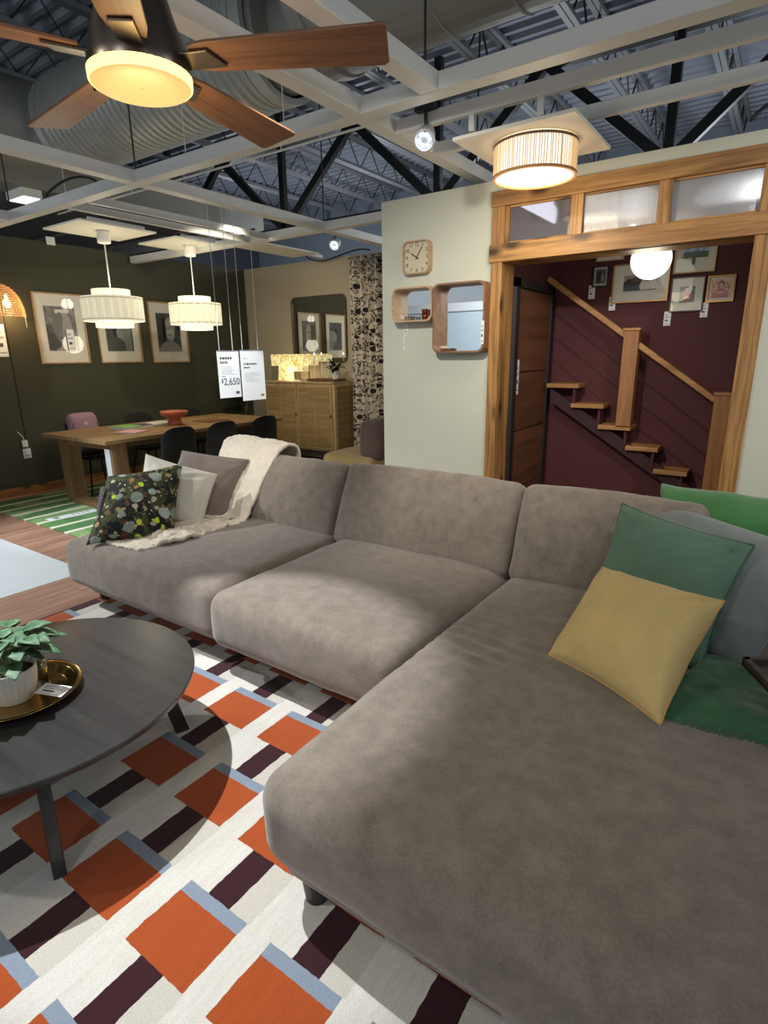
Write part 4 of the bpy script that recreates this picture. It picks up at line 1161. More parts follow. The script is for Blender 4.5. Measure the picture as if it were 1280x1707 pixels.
# ---------------------------------------------------------------- pendants
M_pan = emissive('pendant_board_lit', (1, .93, .78, 1), .05, S(226, 222, 208))  # no lamp: weak emission stands in for pendant light falling on the board
M_shade = emissive('pendant_shade', (1, .90, .64, 1), .48, S(222, 214, 186))
M_shade2 = emissive('pendant_inner', (1, .90, .62, 1), .78, S(236, 228, 200))
def pendant(label, plabel, y):
    x = -6.0
    p = empty('ceiling_panel', (x, y, 2.85), plabel, 'ceiling panel', 'square white panels over the dining table')
    MB().box(x - .40, x + .30, y - .40, y + .42, 2.85, 2.868).build('board', M_pan, p, bevel=.002)
    MB().box(x - .28, x - .25, y - .3, y + .3, 2.868, 2.90).box(x + .25, x + .28, y - .3, y + .3, 2.868, 2.90).build('bracket', M_wh, p)
    r = empty('pendant_lamp', (x, y, 1.87), label, 'pendant lamp', 'tiered fabric pendants over the dining table')
    MB().lathe([(.001, .0), (.06, .0), (.065, -.06), (.064, -.115), (.05, -.12), (.001, -.12)], (x, y, 2.85), 28).build('canopy', M_paper, r, smooth=True)
    MB().tube([(x, y, 2.73), (x, y, 2.25)], .007, 8).build('cord', M_paper, r)
    n = 22
    for nm, rr, z0, z1, mt in (('shade_tier', .185, 2.205, 2.285, M_shade2), ('shade_tier', .30, 1.965, 2.21, M_shade), ('shade_tier', .185, 1.905, 1.968, M_shade2)):
        mb = MB(); k = n * 6
        for zz in (z0, z1):
            for j in range(k):
                a = 2 * PI * j / k
                q = abs(math.sin(a * n / 2)) ** .7
                r3 = rr - .018 + .022 * q
                mb.v.append(Vector((x + r3 * math.cos(a), y + r3 * math.sin(a), zz)))
        for j in range(k): mb.f.append((j, (j + 1) % k, k + (j + 1) % k, k + j))
        mb.build(nm, mt, r)
    for z in (1.985, 2.19):
        MB().lathe([(.29, 0), (.304, 0), (.304, .004), (.29, .004)], (x, y, z - .002), 44).build('hoop', mat('grey_hoop', S(120, 118, 100), .6), r)
    MB().lathe([(.001, .0), (.28, .0)], (x, y, 1.985), 40).build('diffuser', M_shade2, r)
    point('pendant_light', (x, y, 1.80), 12, .14, (1, .88, .66))
    point('pendant_uplight', (x, y, 2.36), 5, .08, (1, .90, .70))
pendant('tiered cream fabric pendant lamp, nearer the wicker sconce', 'square white panel over the nearer pendant', 3.64)
pendant('tiered cream fabric pendant lamp, nearer the beige wall', 'square white panel over the farther pendant', 4.70)
# ---------------------------------------------------------------- hanging price boards
def sign(label, y0, y1, z0, z1, txt):
    x = -4.0
    r = empty('hanging_sign', (x, (y0 + y1) / 2, z0), label, 'sign')
    MB().box(x - .006, x, y0, y1, z0, z1).build('board', mat('sign_board', S(236, 238, 240), .5, var=.01), r)
    MB().box(x - .009, x + .003, y0, y1, z1, z1 + .008).build('clip_rail', M_steel, r)
    for yy in (y0 + .03, y1 - .06):
        MB().tube([(x - .003, yy, z1), (x - .003, yy, 2.81)], .0025, 5).build('cord', M_wh, r)
    w_, h_ = y1 - y0, z1 - z0
    if txt:
        pm_ = print_mat('sign_print_price', S(236, 238, 240), rnd_lines(11, .1, .8, .83, .92, 1, INK, .55) + rnd_lines(12, .1, .55, .74, .82, 1, INK, .6) + rnd_lines(13, .14, .84, .5, .70, 7, LINK, .35) + rnd_lines(14, .12, .4, .455, .48, 1, INK, .7))
    else:
        pm_ = print_mat('sign_print_info', S(236, 238, 240), rnd_lines(21, .1, .35, .84, .86, 1, LINK, .7) + rnd_lines(22, .1, .68, .72, .78, 1, INK, .55) + rnd_lines(23, .1, .36, .65, .70, 1, INK, .6) + rnd_lines(24, .14, .8, .38, .58, 7, LINK, .3))
    quad_uv('print', (x + .001, y0, z0), (0, w_, 0), (0, 0, h_), pm_, r)
    M_ink = mat('ink', S(74, 78, 90), .6, var=.02)
    if txt:
        text_mesh('price_text', '2,650', .082, frame_m((x + .002, y0 + .135, z0 + .345 * h_), (0, 1, 0), (0, 0, 1)), M_ink, r)
        text_mesh('dollar_sign', '$', .045, frame_m((x + .002, y0 + .032, z0 + .37 * h_), (0, 1, 0), (0, 0, 1)), M_ink, r)
    MB().box(x + .001, x + .002, y1 - .062, y1 - .022, z0 + .03, z0 + .052).build('logo_field', mat('logo_grey', S(120, 122, 126), .6) if txt else mat('logo_yellow', S(206, 190, 80), .6), r)
    text_mesh('logo_text', 'IKEA', .017, frame_m((x + .003, y1 - .042, z0 + .041), (0, 1, 0), (0, 0, 1)), mat('logo_ink', S(60, 66, 84), .6), r)
    return r
sign('white hanging board with the price $2,650', 3.31, 3.545, 1.245, 1.635, True)
sign('white hanging board without a price, next to the sideboard', 3.565, 3.84, 1.205, 1.64, False)

# ---------------------------------------------------------------- sideboard
M_rat = wood('rattan_frame', S(196, 170, 124), S(158, 130, 88), 2, 1.2, .6)
m, nt, b = new_mat('cane_weave')
v = coords(nt)
def wav(axis, sc2):
    q = nt.nodes.new('ShaderNodeTexWave'); q.bands_direction = axis; q.inputs['Scale'].default_value = sc2; q.inputs['Distortion'].default_value = .6
    nt.links.new(v, q.inputs['Vector']); return q.outputs['Fac']
wv_ = nmath(nt, 'MULTIPLY', wav('X', 28), wav('Z', 28))
big = nnoise(nt, coords(nt, (1.2, 1, 14)), 2, 3)
cc = nramp(nt, nmath(nt, 'ADD', nmath(nt, 'MULTIPLY', wv_, .5), nmath(nt, 'MULTIPLY', big, .6)), [(.25, S(130, 104, 64)), (.75, S(198, 170, 120))])
nt.links.new(cc, b.inputs['Base Color']); b.inputs['Roughness'].default_value = .7
nbump(nt, b, wv_, .5, .003)
M_cane = m
sbd = empty('sideboard', (-6.0, 6.62, 0), 'pale rattan sideboard with woven cane doors by beige wall', 'sideboard')
sx0, sx1, sy0, sy1, sz0, sz1 = -6.70, -5.30, 6.40, 6.86, .21, 1.22
MB().box(sx0, sx1, sy0, sy1, sz1 - .03, sz1).build('top', M_rat, sbd, bevel=.004)
MB().box(sx0, sx1, sy0 + .02, sy1, sz0, sz1 - .03).build('body', M_rat, sbd, bevel=.004)
MB().box(sx1 - .002, sx1 + .006, sy0 + .06, sy1 - .05, sz0 + .05, sz1 - .07).build('side_panel', M_cane, sbd)
for (a, c) in ((sx0 + .02, -6.03), (-6.01, sx1 - .05)):
    d = MB().box(a, c, sy0, sy0 + .02, sz0 + .03, sz1 - .05).build('door', M_rat, sbd, bevel=.003)
    mid = (a + c) / 2; zm = (sz0 + sz1) / 2 + .03
    for (p0, p1) in ((a + .025, mid - .006), (mid + .006, c - .025)):
        for (q0, q1) in ((sz0 + .055, zm - .006), (zm + .006, sz1 - .075)):
            MB().box(p0, p1, sy0 - .004, sy0 + .002, q0, q1).build('cane_panel', M_cane, d)
    MB().box(c - .035, c - .005, sy0 - .008, sy0 - .001, zm - .04, zm + .01).build('handle', mat('brown_leather', S(110, 72, 40), .6), d)
for (x, y) in ((sx0 + .06, sy0 + .06), (sx1 - .06, sy0 + .06), (sx0 + .06, sy1 - .06), (sx1 - .06, sy1 - .06)):
    MB().box(x - .02, x + .02, y - .02, y + .02, 0, sz0).build('leg', M_rat, sbd)
# table lamps
m, nt, b = new_mat('floral_shade')
v = coords(nt)
f = nmath(nt, 'GREATER_THAN', nmath(nt, 'ABSOLUTE', nmath(nt, 'SUBTRACT', nnoise(nt, v, 14, 3, .6), .5)), .026)
c_ = nmix(nt, f, S(150, 136, 76), S(244, 226, 164))
nt.links.new(c_, b.inputs['Base Color']); nt.links.new(c_, b.inputs['Emission Color']); b.inputs['Emission Strength'].default_value = .6
M_flo = m
def tlamp(label, x, y, wx, wy, zs0, zs1, base_h, bw):
    r = empty('table_lamp', (x, y, 1.221), label, 'table lamp', 'floral table lamps on the sideboard')
    MB().box(x - wx, x + wx, y - wy, y + wy, zs0, zs1).build('lamp_shade', M_flo, r, bevel=.004)
    if bw: MB().prism([(-bw, 0), (bw, 0), (bw * .8, base_h), (-bw * .8, base_h)], lambda a, b_: (x + a, y - .05, 1.221 + b_), lambda a, b_: (x + a, y + .05, 1.221 + b_)).build('base', M_flo, r, bevel=.004)
    else: MB().lathe([(.001, 0), (.05, 0), (.05, .01), (.008, .02), (.008, zs0 - 1.221)], (x, y, 1.221), 20).build('base', M_black, r)
    return r
tlamp('glowing floral table lamp with wide shade and floral base', -6.40, 6.60, .22, .09, 1.44, 1.61, .22, .13)
tlamp('glowing floral table lamp with narrow shade beside the wide one', -6.02, 6.70, .13, .09, 1.44, 1.61, .22, 0)
tlamp('lower glowing floral lamp under the wide shades', -6.05, 6.52, .13, .07, 1.36, 1.44, .1, 0)
point('lamp_light', (-6.15, 6.45, 1.36), 6, .05, (1, .8, .5))
slab('phone_dock', 'small dark device lying before the floral lamps', 'device', -6.12, -5.98, 6.45, 6.55, 1.221, 1.24, M_black)
# wooden tray with candle holders
M_twood = wood('tray_wood', S(120, 82, 48), S(84, 54, 30), 0, 1, .5)
wt = empty('wooden_tray', (-5.55, 6.56, 1.221), 'brown wooden tray with candle holders on the sideboard', 'tray')
MB().box(-5.80, -5.32, 6.45, 6.68, 1.221, 1.232).build('base', M_twood, wt)
for q in ((-5.82, -5.30, 6.43, 6.45), (-5.82, -5.30, 6.68, 6.70), (-5.82, -5.80, 6.45, 6.68), (-5.32, -5.30, 6.45, 6.68)):
    MB().box(*q, 1.221, 1.258).build('rim', M_twood, wt, bevel=.002)
for (x, y, h, lit, lab) in ((-5.74, 6.52, .30, 1, 'lit white taper candle in glass holder, nearest the floral lamps'), (-5.62, 6.54, .30, 1, 'lit white taper candle in glass holder, second from the lamps'), (-5.55, 6.60, .28, 0, 'unlit white taper candle behind the lit ones'), (-5.50, 6.63, .20, 0, 'short white taper candle next to the black vase plant')):
    r = empty('candle', (x, y, 1.233), lab, 'candle', 'taper candles on the wooden tray')
    MB().lathe([(.001, 0), (.028, 0), (.03, .012), (.012, .025), (.012, .06), (.016, .07)], (x, y, 1.233), 16).build('holder', M_glass, r, smooth=True)
    MB().tube([(x, y, 1.29), (x, y, 1.29 + h)], .008, 10).build('wax', M_paper, r)
    if lit: MB().lathe([(.001, 0), (.009, .012), (.006, .024), (.001, .036)], (x, y, 1.292 + h), 10).build('flame', emissive('flame', (1, .8, .5, 1), 12), r, smooth=True)
vs_ = empty('vase_plant', (-5.38, 6.56, 1.233), 'dark-leaved plant in small white vase on wooden tray', 'plant')
MB().lathe([(.001, 0), (.04, 0), (.048, .06), (.03, .12), (.034, .14)], (-5.38, 6.56, 1.233), 20).build('vase', M_paper, vs_, smooth=True)
M_dleaf = mat('dark_leaf', S(30, 34, 28), .5, var=.3, vscale=20)
dl0 = leaf_mesh('leaf', .13, .08, M_dleaf)
rr_ = random.Random(9)
for k in range(16):
    o = dl0 if k == 0 else dl0.copy()
    if k: col.objects.link(o)
    o.parent = vs_
    a = rr_.uniform(0, 6.28)
    o.matrix_basis = Matrix.Translation((.03 * math.cos(a), .03 * math.sin(a), rr_.uniform(.13, .30))) @ Matrix.Rotation(a, 4, 'Z') @ Matrix.Rotation(rr_.uniform(-1.2, .4), 4, 'Y')
# big plant in the corner
cp = empty('corner_plant', (-7.12, 6.2, 0), 'dark green leafy floor plant in the corner behind the price boards', 'plant')
MB().lathe([(.001, 0), (.14, 0), (.17, .3), (.16, .3), (.13, .02)], (-7.12, 6.2, 0), 24).build('pot', M_black, cp, smooth=True)
MB().tube([(-7.12, 6.2, .1), (-7.02, 6.33, .9), (-7.0, 6.3, 1.5)], .012, 6).build('stem', M_stem, cp)
M_dl2 = mat('deep_green_leaf', S(44, 62, 38), .45, var=.25, vscale=15)
cl0 = leaf_mesh('leaf', .34, .17, M_dl2)
for k in range(20):
    o = cl0 if k == 0 else cl0.copy()
    if k: col.objects.link(o)
    o.parent = cp
    a = k * 2.4
    o.matrix_basis = Matrix.Translation((.03, -.02, .45 + k * .056)) @ Matrix.Rotation(a, 4, 'Z') @ Matrix.Rotation(rr_.uniform(-.8, .2), 4, 'Y')
# big wall mirror over the sideboard
m, nt, b = new_mat('mirror_silver'); b.inputs['Base Color'].default_value = (.86, .88, .88, 1); b.inputs['Metallic'].default_value = 1; b.inputs['Roughness'].default_value = .015
M_mir = m
def rrect(w_, h_, r, n=6):
    pts = []
    for (cx, cy, a0) in ((w_ - r, r, -PI / 2), (w_ - r, h_ - r, 0), (r, h_ - r, PI / 2), (r, r, PI)):
        for i in range(n + 1):
            a = a0 + PI / 2 * i / n
            pts.append((cx + r * math.cos(a), cy + r * math.sin(a)))
    return pts
def ring_prism(outer, inner, f):
    """extruded ring: f(a,b,d) -> 3D, d in 0..1"""
    mb = MB(); n = len(outer)
    for d in (0, 1):
        mb.v += [Vector(f(a, b_, d)) for a, b_ in outer] + [Vector(f(a, b_, d)) for a, b_ in inner]
    for i in range(n):
        j = (i + 1) % n
        mb.f += [(i, j, n + j, n + i), (2 * n + i, 3 * n + i, 3 * n + j, 2 * n + j), (i, 2 * n + i, 2 * n + j, j), (n + i, n + j, 3 * n + j, 3 * n + i)]
    return mb
def inset(pts, w_, h_, t): return [(t + a * (w_ - 2 * t) / w_, t + b_ * (h_ - 2 * t) / h_) for a, b_ in pts]
bmz = empty('wall_mirror', (-5.93, 6.87, 1.3), 'rounded rectangular mirror above the rattan sideboard reflecting two pictures', 'mirror')
pts = rrect(1.07, .96, .09)
org = (-6.46, 6.872, 1.48)
MB().prism(pts, lambda a, b_: (org[0] + a, org[1], org[2] + b_), lambda a, b_: (org[0] + a, org[1] - .012, org[2] + b_)).build('mirror_plate', M_mir, bmz)
ring_prism(pts, inset(pts, 1.07, .96, .012), lambda a, b_, d: (org[0] + a, org[1] - .002 - .026 * d, org[2] + b_)).build('mirror_frame', mat('bronze_frame', S(92, 74, 56), .4, .3), bmz)
# curtain
m, nt, b = new_mat('printed_curtain')
v = coords(nt, (1, .3, 1))
nzv = nnoise(nt, v, 9, 5, .6)
a1 = nmath(nt, 'LESS_THAN', nmath(nt, 'ABSOLUTE', nmath(nt, 'SUBTRACT', nzv, .5)), .022)
vo = nt.nodes.new('ShaderNodeTexVoronoi'); vo.inputs['Scale'].default_value = 7.5; nt.links.new(v, vo.inputs['Vector'])
s4 = nt.nodes.new('ShaderNodeSeparateColor'); nt.links.new(vo.outputs['Color'], s4.inputs[0])
a2 = nmath(nt, 'MULTIPLY', nmath(nt, 'LESS_THAN', vo.outputs['Distance'], .27), nmath(nt, 'LESS_THAN', s4.outputs[0], .45))
a3 = nmath(nt, 'GREATER_THAN', nnoise(nt, v, 22, 4, .6), .61)
cc = nmix(nt, nmath(nt, 'MAXIMUM', nmath(nt, 'MAXIMUM', a1, a2), a3), nramp(nt, nnoise(nt, v, 5, 3), [(.35, S(204, 190, 172)), (.65, S(222, 210, 190))]), S(34, 30, 32))
nt.links.new(cc, b.inputs['Base Color']); b.inputs['Roughness'].default_value = .9
M_cur = m
cu_ = empty('curtain', (-4.9, 6.75, .02), 'floor-length beige curtain with black tree print beside sideboard', 'curtain')
MB().grid(90, 12, lambda u, v_: (-5.25 + u * .95, 6.78 + .045 * math.sin(u * 47) + .012 * math.sin(u * 19 + v_ * 3), .03 + v_ * 2.85)).build('cloth', M_cur, cu_, smooth=True, solid=.004)
MB().tube([(-5.3, 6.83, 2.885), (-2.8, 6.83, 2.885)], .012, 10).build('curtain_rail', M_black, cu_)
# armchair
ac = empty('armchair', (-4.1, 5.5, 0), 'low armchair with mustard seat half hidden behind the sofa', 'armchair')
M_mus = fabric('mustard_seat', S(170, 146, 102), .9, .1, 600, .4, .2)
softbox(-4.50, -3.75, 5.15, 5.85, .28, .45, .07, 22, (0, .01, .03), .004, 3).build('seat_cushion', M_mus, ac, smooth=True)
MB().box(-4.46, -3.79, 5.2, 5.82, .22, .29).build('frame', M_leg, ac, bevel=.01)
for (x, y) in ((-4.42, 5.25), (-3.83, 5.25), (-4.42, 5.78), (-3.83, 5.78)): MB().lathe([(.018, 0), (.024, .22)], (x, y, 0), 12, None, True, True).build('leg', M_leg, ac)
M_bro = fabric('brown_cushion', S(104, 88, 82), .9, .12, 600, .4, .2)
softbox(-3.98, -3.70, 5.2, 5.8, .42, .86, .09, 22, (.03, .02, .02), .006, 8).build('backrest', M_bro, ac, smooth=True)
# ================================================================ DOORWAY SURROUND
ds = empty('trim_1', (-1.0, 4.0, 0), None, None, None, 'structure')
ds['label'] = 'stained pine door surround with glazed transom'
yF = 3.972
def bd(nm, x0, x1, z0, z1, y0=yF, y1=4.0, m=M_pine, bev=.003): return MB().box(x0, x1, y0, y1, z0, z1).build(nm, m, ds, bevel=bev)
bd('post', -1.825, -1.75, 0, 2.20)
bd('reveal', -1.765, -1.745, 0, 2.20, 3.975, 4.20)
bd('post', -.262, -.168, 0, 2.20)
bd('reveal', -.262, -.242, 0, 2.20, 4.0, 4.20)
bd('lintel', -1.84, -.10, 2.20, 2.315, yF - .008, 4.0, M_pinex)
bd('lintel_soffit', -1.765, -.242, 2.195, 2.215, 4.0, 4.20, M_pinex)
bd('top_board', -1.835, -.10, 2.55, 2.645, yF - .006, 4.0, M_pinex)
bd('mullion', -1.828, -1.735, 2.315, 2.55)
bd('mullion_stop', -1.735, -1.705, 2.315, 2.55, 3.985, 4.03)
bd('mullion', -1.292, -1.213, 2.315, 2.55)
bd('mullion', -.778, -.706, 2.315, 2.55)
bd('mullion', -.262, -.168, 2.315, 2.55)
m, nt, b = new_mat('reeded_glass')
b.inputs['Base Color'].default_value = S(186, 184, 186); b.inputs['Roughness'].default_value = .12; b.inputs['Transmission Weight'].default_value = .45; b.inputs['Coat Weight'].default_value = .6
q = nt.nodes.new('ShaderNodeTexWave'); q.bands_direction = 'X'; q.inputs['Scale'].default_value = 42; q.inputs['Distortion'].default_value = .3
nt.links.new(coords(nt), q.inputs['Vector']); nbump(nt, b, q.outputs['Fac'], .35, .003)
M_reed = m
m, nt, b = new_mat('plain_grey_glass')
b.inputs['Base Color'].default_value = S(120, 118, 126); b.inputs['Roughness'].default_value = .06; b.inputs['Transmission Weight'].default_value = .4
nbump(nt, b, nnoise(nt, coords(nt), 60, 2), .05, .002)
M_gg = m
for k, (x0, x1, mt) in enumerate(((-1.735, -1.292, M_gg), (-1.213, -.778, M_reed), (-.706, -.262, M_reed))):
    wn = MB().box(x0, x1, 4.006, 4.014, 2.315, 2.55).build('window_%d' % (k + 1), mt)
    tag(wn, kind='structure')
    MB().box(x0, x1, 3.992, 4.006, 2.315, 2.327).box(x0, x1, 3.992, 4.006, 2.538, 2.55).build('bead', M_pinex, wn)
# ---------------------------------------------------------------- door in the stairwell
M_dwx = wood('door_walnut', S(122, 78, 52), S(82, 50, 34), 1, .7, .55)
dr = empty('door_1', (-1.75, 4.62, 0), None, None, None, 'structure')
M_dfr = mat('black_door_frame', S(34, 30, 32), .5)
MB().box(-1.75, -1.715, 4.20, 4.27, 0, 2.12).build('frame_post', M_dfr, dr); MB().box(-1.75, -1.715, 4.97, 5.02, 0, 2.12).build('frame_post', M_dfr, dr)
MB().box(-1.75, -1.715, 4.20, 5.02, 2.06, 2.12).build('frame_head', M_dfr, dr)
MB().box(-1.75, -1.738, 4.27, 4.97, 0, 2.06).build('door_leaf', M_dfr, dr)
for (z0, z1) in ((.02, .505), (.515, .985), (.995, 1.44), (1.45, 2.05)):
    MB().box(-1.745, -1.728, 4.29, 4.965, z0, z1).build('panel', M_dwx, dr, bevel=.002)
wall_tag('long white tag stuck on the dark walnut stairwell door', (-1.728, 4.285, 1.28), (0, 1, 0), (0, 0, 1), (1, 0, 0), .05, .26)
# ---------------------------------------------------------------- stairs
M_wire = mat('dark_wire', S(70, 44, 46), .4, .5)
M_tr = wood('stair_oak', S(188, 138, 84), S(140, 96, 52), 0, 1, .5)
M_trz = wood('stair_post_oak', S(170, 116, 66), S(122, 78, 40), 2, 1, .5)
stp = [(-1.69, -1.42, 1.337), (-1.475, -1.205, 1.177), (-1.24, -.985, 1.012), (-1.01, -.765, .855), (-.785, -.54, .685), (-.575, -.30, .522), (-.34, -.06, .36), (-.12, .16, .19)]
st = empty('staircase', (-1.0, 5.0, 0), 'slim staircase with oak treads, newel posts and slanting handrail on burgundy wall', 'staircase')
st_m = M_burg
for i, (x0, x1, z) in enumerate(stp):
    MB().box(x0, x1, 4.88, 5.08, z - .036, z).build('tread', M_tr, st, bevel=.004)
# sawtooth stringer under the treads
poly = []
for (x0, x1, z) in stp: poly += [(x0 + .02, z - .036), (x1 - .03, z - .036)]
low = [(stp[-1][1] - .03, max(0, stp[-1][2] - .14)), (stp[0][0] + .02, stp[0][2] - .16)]
for i, (x0, x1, z) in enumerate(stp):
    nx = stp[i + 1][2] if i + 1 < len(stp) else 0
    MB().box(x1 - .05, x1 - .03, 4.91, 5.08, nx, z - .036).build('riser', M_burg, st)
MB().prism([(stp[0][0] + .02, stp[0][2] - .04), (stp[-1][1], stp[-1][2] - .06), (stp[-1][1], stp[-1][2] - .17), (stp[0][0] + .02, stp[0][2] - .15)], lambda a, b_: (a, 4.93, b_), lambda a, b_: (a, 4.97, b_)).build('stringer', mat('dark_stringer', S(52, 24, 27), .7), st)
def newel(x0, x1, z0, z1):
    MB().box(x0, x1, 4.86, 4.96, z0, z1).build('newel_post', M_trz, st, bevel=.004)
    MB().box(x0 - .008, x1 + .008, 4.852, 4.968, z1, z1 + .02).build('newel_cap', M_tr, st, bevel=.003)
newel(-1.098, -.985, 1.012, 1.745)
newel(-.425, -.312, .36, 1.275)
MB().bar((-1.74, 4.91, 2.175), (-1.09, 4.91, 1.71), .05, .042).build('handrail', M_tr, st, bevel=.006)
MB().bar((-.99, 4.91, 1.64), (-.42, 4.91, 1.235), .05, .042).build('handrail', M_tr, st, bevel=.006)
for k, dz in enumerate((.24, .42, .60)):
    MB().tube([(-1.7, 4.91, 2.17 - dz), (-1.09, 4.91, 1.725 - dz)], .003, 5).build('cable', M_wire, st)
    MB().tube([(-.99, 4.91, 1.655 - dz), (-.42, 4.91, 1.235 - dz)], .003, 5).build('cable', M_wire, st)
# ---------------------------------------------------------------- small pictures on the burgundy wall
M_gold = mat('gilt_frame', S(176, 132, 74), .35, .5)
M_blk = mat('black_frame', S(40, 36, 36), .4)
M_lgold = mat('light_wood_frame', S(196, 164, 112), .5)
gq = 'small framed pictures above the stairs'
p_couple = print_mat('photo_couple', S(150, 146, 136), [('e', .28, .3, .32, .5, S(50, 50, 54)), ('e', .35, .72, .12, .16, S(90, 72, 62)), ('e', .75, .3, .26, .5, S(206, 204, 200)), ('e', .7, .72, .12, .16, S(120, 92, 74)), ('r', 0, 1, 0, .06, S(90, 88, 80))], .4, .08, 5)
p_land = print_mat('photo_lake', S(150, 176, 206), [('e', .5, .55, .9, .22, S(70, 92, 74)), ('r', 0, 1, 0, .4, S(206, 204, 186)), ('e', .45, .25, .08, .3, S(60, 70, 60))], .4, .06, 8)
p_kiss = print_mat('photo_red', S(60, 84, 60), [('e', .5, .4, .34, .34, S(168, 84, 56)), ('e', .5, .3, .2, .1, S(224, 196, 180)), ('e', .45, .75, .12, .14, S(150, 110, 86))], .4, .08, 6)
p_lady = print_mat('photo_sitter', S(196, 156, 128), [('e', .5, .1, .42, .4, S(184, 92, 92)), ('e', .5, .72, .17, .2, S(70, 46, 40)), ('e', .5, .68, .12, .15, S(206, 160, 132)), ('e', .5, .3, .3, .08, S(206, 160, 132))], .4, .06, 6)
p_bw = print_mat('photo_forest', S(84, 88, 86), [('e', .4, .5, .2, .4, S(40, 44, 44)), ('e', .7, .4, .15, .3, S(140, 144, 140))], .4, .2, 6)
Yp = 5.08
def ip(label, x0, x1, z0, z1, fw_, photo, mrg, fm):
    return picture(label, (x0, Yp, z0), (1, 0, 0), (0, 0, 1), (0, -1, 0), x1 - x0, z1 - z0, fw_, photo, mrg, fm, gq, .02)
k_ = Yp / 4.95
def W(x, z): return x * k_, 1.6 + (z - 1.6) * k_
def ipw(label, x0, x1, z0, z1, *a):
    X0, Z0 = W(x0, z0); X1, Z1 = W(x1, z1)
    return ip(label, X0, X1, Z0, Z1, *a)
ipw('small gilt picture cut off by the lintel, above the couple photo', -1.37, -1.165, 2.27, 2.40, .008, p_land, .03, M_lgold)
ipw('small black-framed grey photo left of the couple photo', -1.39, -1.27, 2.085, 2.24, .010, p_bw, .012, M_blk)
ipw('wide gilt-framed photo of a couple, behind the globe lamp', -1.235, -.83, 1.955, 2.235, .010, p_couple, .075, M_gold)
ipw('light-framed lake landscape, topmost right above the stairs', -.81, -.54, 2.135, 2.36, .010, p_land, .045, M_lgold)
ipw('black-framed photo reflecting the globe lamp', -.81, -.59, 1.87, 2.11, .007, p_kiss, .055, M_blk)
ipw('small gilt portrait of a seated figure in red, rightmost above the stairs', -.575, -.40, 1.925, 2.105, .012, p_lady, .016, M_gold)
for (x, z, lab) in ((-1.415, 2.0, 'white price tag under the small black-framed photo'), (-1.25, 1.905, 'white price tag under the couple photo'), (-.84, 1.775, 'white price tag low under the lamp-reflecting photo'), (-.60, 1.825, 'white price tag under the small gilt portrait')):
    X, Z = W(x, z)
    wall_tag(lab, (X, Yp, Z), (1, 0, 0), (0, 0, 1), (0, -1, 0), .05, .105)
# globe lamp
gm = empty('globe_pendant', (-.875, 4.5, 2.05), 'round white glass globe lamp hanging in the stairwell doorway', 'pendant lamp')
prof = [(.13 * math.sin(PI * i / 20) + 1e-4, -.13 * math.cos(PI * i / 20)) for i in range(21)]
MB().lathe(prof, (-.885, 4.5, 2.195), 36).build('globe', emissive('globe_glow', (1, .95, .82, 1), 2.6), gm, smooth=True)
MB().tube([(-.885, 4.5, 2.32), (-.885, 4.5, 2.62)], .006, 8).lathe([(.03, .125), (.03, .165), (.01, .17)], (-.885, 4.5, 2.195), 16, None, False, True).build('stem', M_brass, gm)
MB().box(-1.0, -.77, 4.1, 5.08, 2.6, 2.63).build('support_board', M_wh, gm)
point('globe_light', (-.885, 4.36, 2.10), 3.2, .1, (1, .88, .68))
# ---------------------------------------------------------------- clock
M_bir = wood('birch_ply', S(200, 172, 138), S(170, 138, 104), 0, 1.4, .5)
cx0, cz0, cw = -2.545, 2.175, .235
ck = empty('wall_clock', (cx0 + cw / 2, 4.0, cz0), 'square birch wall clock with rounded corners above the mirrors', 'clock')
pts = rrect(cw, cw, .045)
ring_prism(pts, inset(pts, cw, cw, .010), lambda a, b_, d: (cx0 + a, 3.999 - .055 * d, cz0 + b_)).build('case', M_bir, ck)
pi_ = inset(pts, cw, cw, .010)
MB().prism(pi_, lambda a, b_: (cx0 + a, 3.995, cz0 + b_), lambda a, b_: (cx0 + a, 3.965, cz0 + b_)).build('face', mat('clock_face', S(222, 208, 180), .5, var=.02), ck)
M_num = mat('clock_ink', S(40, 38, 36), .5)
ccx, ccz = cx0 + cw / 2, cz0 + cw / 2
for n_ in range(1, 13):
    a = PI / 2 - n_ * PI / 6
    dx, dz = math.cos(a), math.sin(a); s_ = .088 / max(abs(dx), abs(dz))
    if max(abs(dx), abs(dz)) < .9: s_ *= .98
    text_mesh('numeral', str(n_), .036, frame_m((ccx + dx * s_, 3.9640, ccz + dz * s_), (1, 0, 0), (0, 0, 1)), M_num, ck)
for nm, ang, L, wd in (('hour_hand', 10.08 / 12, .055, .007), ('minute_hand', 5.5 / 60, .085, .005)):
    a = PI / 2 - ang * 2 * PI
    d = Vector((math.cos(a), 0, math.sin(a)))
    MB().bar(Vector((ccx, 3.961, ccz)) - d * .018, Vector((ccx, 3.961, ccz)) + d * L, wd, .002, (0, 1, 0)).build(nm, M_num, ck)
MB().add([(cx0 + a, 3.952, cz0 + b_) for a, b_ in pi_], [tuple(range(len(pi_)))]).build('glass', M_pglass, ck)
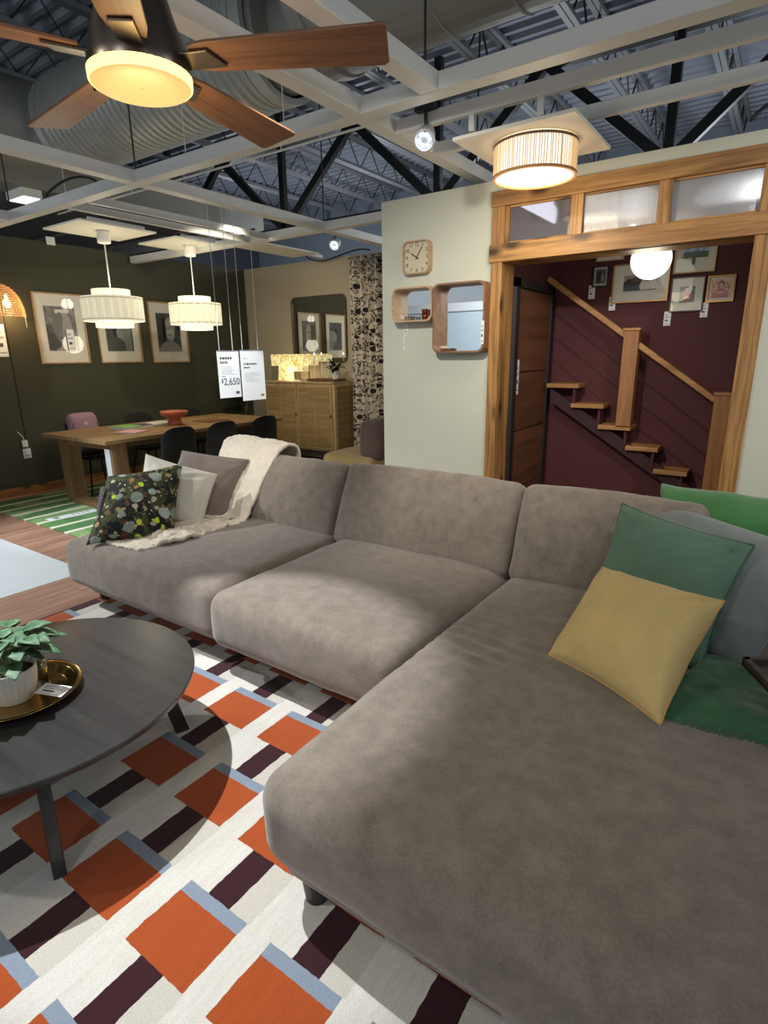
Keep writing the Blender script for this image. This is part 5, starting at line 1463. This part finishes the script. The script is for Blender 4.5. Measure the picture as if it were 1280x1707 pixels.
# ---------------------------------------------------------------- shelf mirrors
M_wal = wood('walnut_ply', S(158, 116, 86), S(112, 76, 52), 0, 1.2, .5)
def shelf_mirror(label, x0, x1, z0, z1, m):
    w_, h_ = x1 - x0, z1 - z0
    r = empty('shelf_mirror', ((x0 + x1) / 2, 4.0, z0), label, 'mirror', 'deep-framed mirrors under the clock')
    pts = rrect(w_, h_, .05)
    ring_prism(pts, inset(pts, w_, h_, .012), lambda a, b_, d: (x0 + a, 3.999 - .12 * d, z0 + b_)).build('deep_frame', m, r)
    pi2 = inset(pts, w_, h_, .010)
    MB().prism(pi2, lambda a, b_: (x0 + a, 3.998, z0 + b_), lambda a, b_: (x0 + a, 3.985, z0 + b_)).build('mirror_plate', M_mir, r)
    return r
shelf_mirror('wide low mirror with deep birch frame, left under the clock', -2.60, -2.245, 1.83, 2.08, M_bir)
shelf_mirror('tall mirror with deep walnut frame, right under the clock', -2.238, -1.82, 1.60, 2.085, M_wal)
M_red = mat('red_glass', S(112, 40, 28), .2, var=.1)
def cup(x, y, z, r_, h, m, lab, grp):
    r = empty('cup', (x, y, z), lab, 'cup', grp)
    MB().lathe([(.001, 0), (r_ * .82, 0), (r_, h), (r_ * .9, h), (r_ * .75, .004), (.001, .004)], (x, y, z), 20).build('body', m, r, smooth=True)
cup(-2.335, 3.935, 1.843, .027, .045, M_red, 'small brown-red cup in the low mirror frame, lower of two', None)
cup(-2.335, 3.935, 1.889, .027, .030, M_red, 'small brown-red cup stacked on top of another in the low mirror', None)
cup(-2.50, 3.94, 1.843, .022, .032, M_glass, 'clear glass cup at the left in the low mirror frame', None)
cup(-2.45, 3.94, 1.843, .022, .030, M_glass, 'clear glass cup beside the brown-red cups', None)
bxm = MB().box(-2.19, -2.12, 3.92, 3.96, 1.613, 1.632).build('small_box', M_twood, bevel=.003); tag(bxm, 'tiny brown box lying in the tall mirror frame', 'box')
wall_tag('price tag strip standing in the right side of the tall mirror', (-1.84, 3.878, 1.655), (.02, .0, 0), (0, 0, 1), (0, -1, 0), 1.2, .16)
wall_tag('white price tag hanging below the low mirror', (-2.56, 3.998, 1.735), (1, 0, 0), (0, 0, 1), (0, -1, 0), .032, .085)
wall_tag('thin white tag strip below the low mirror tag', (-2.57, 3.998, 1.62), (1, 0, 0), (0, 0, 1), (0, -1, 0), .014, .11)
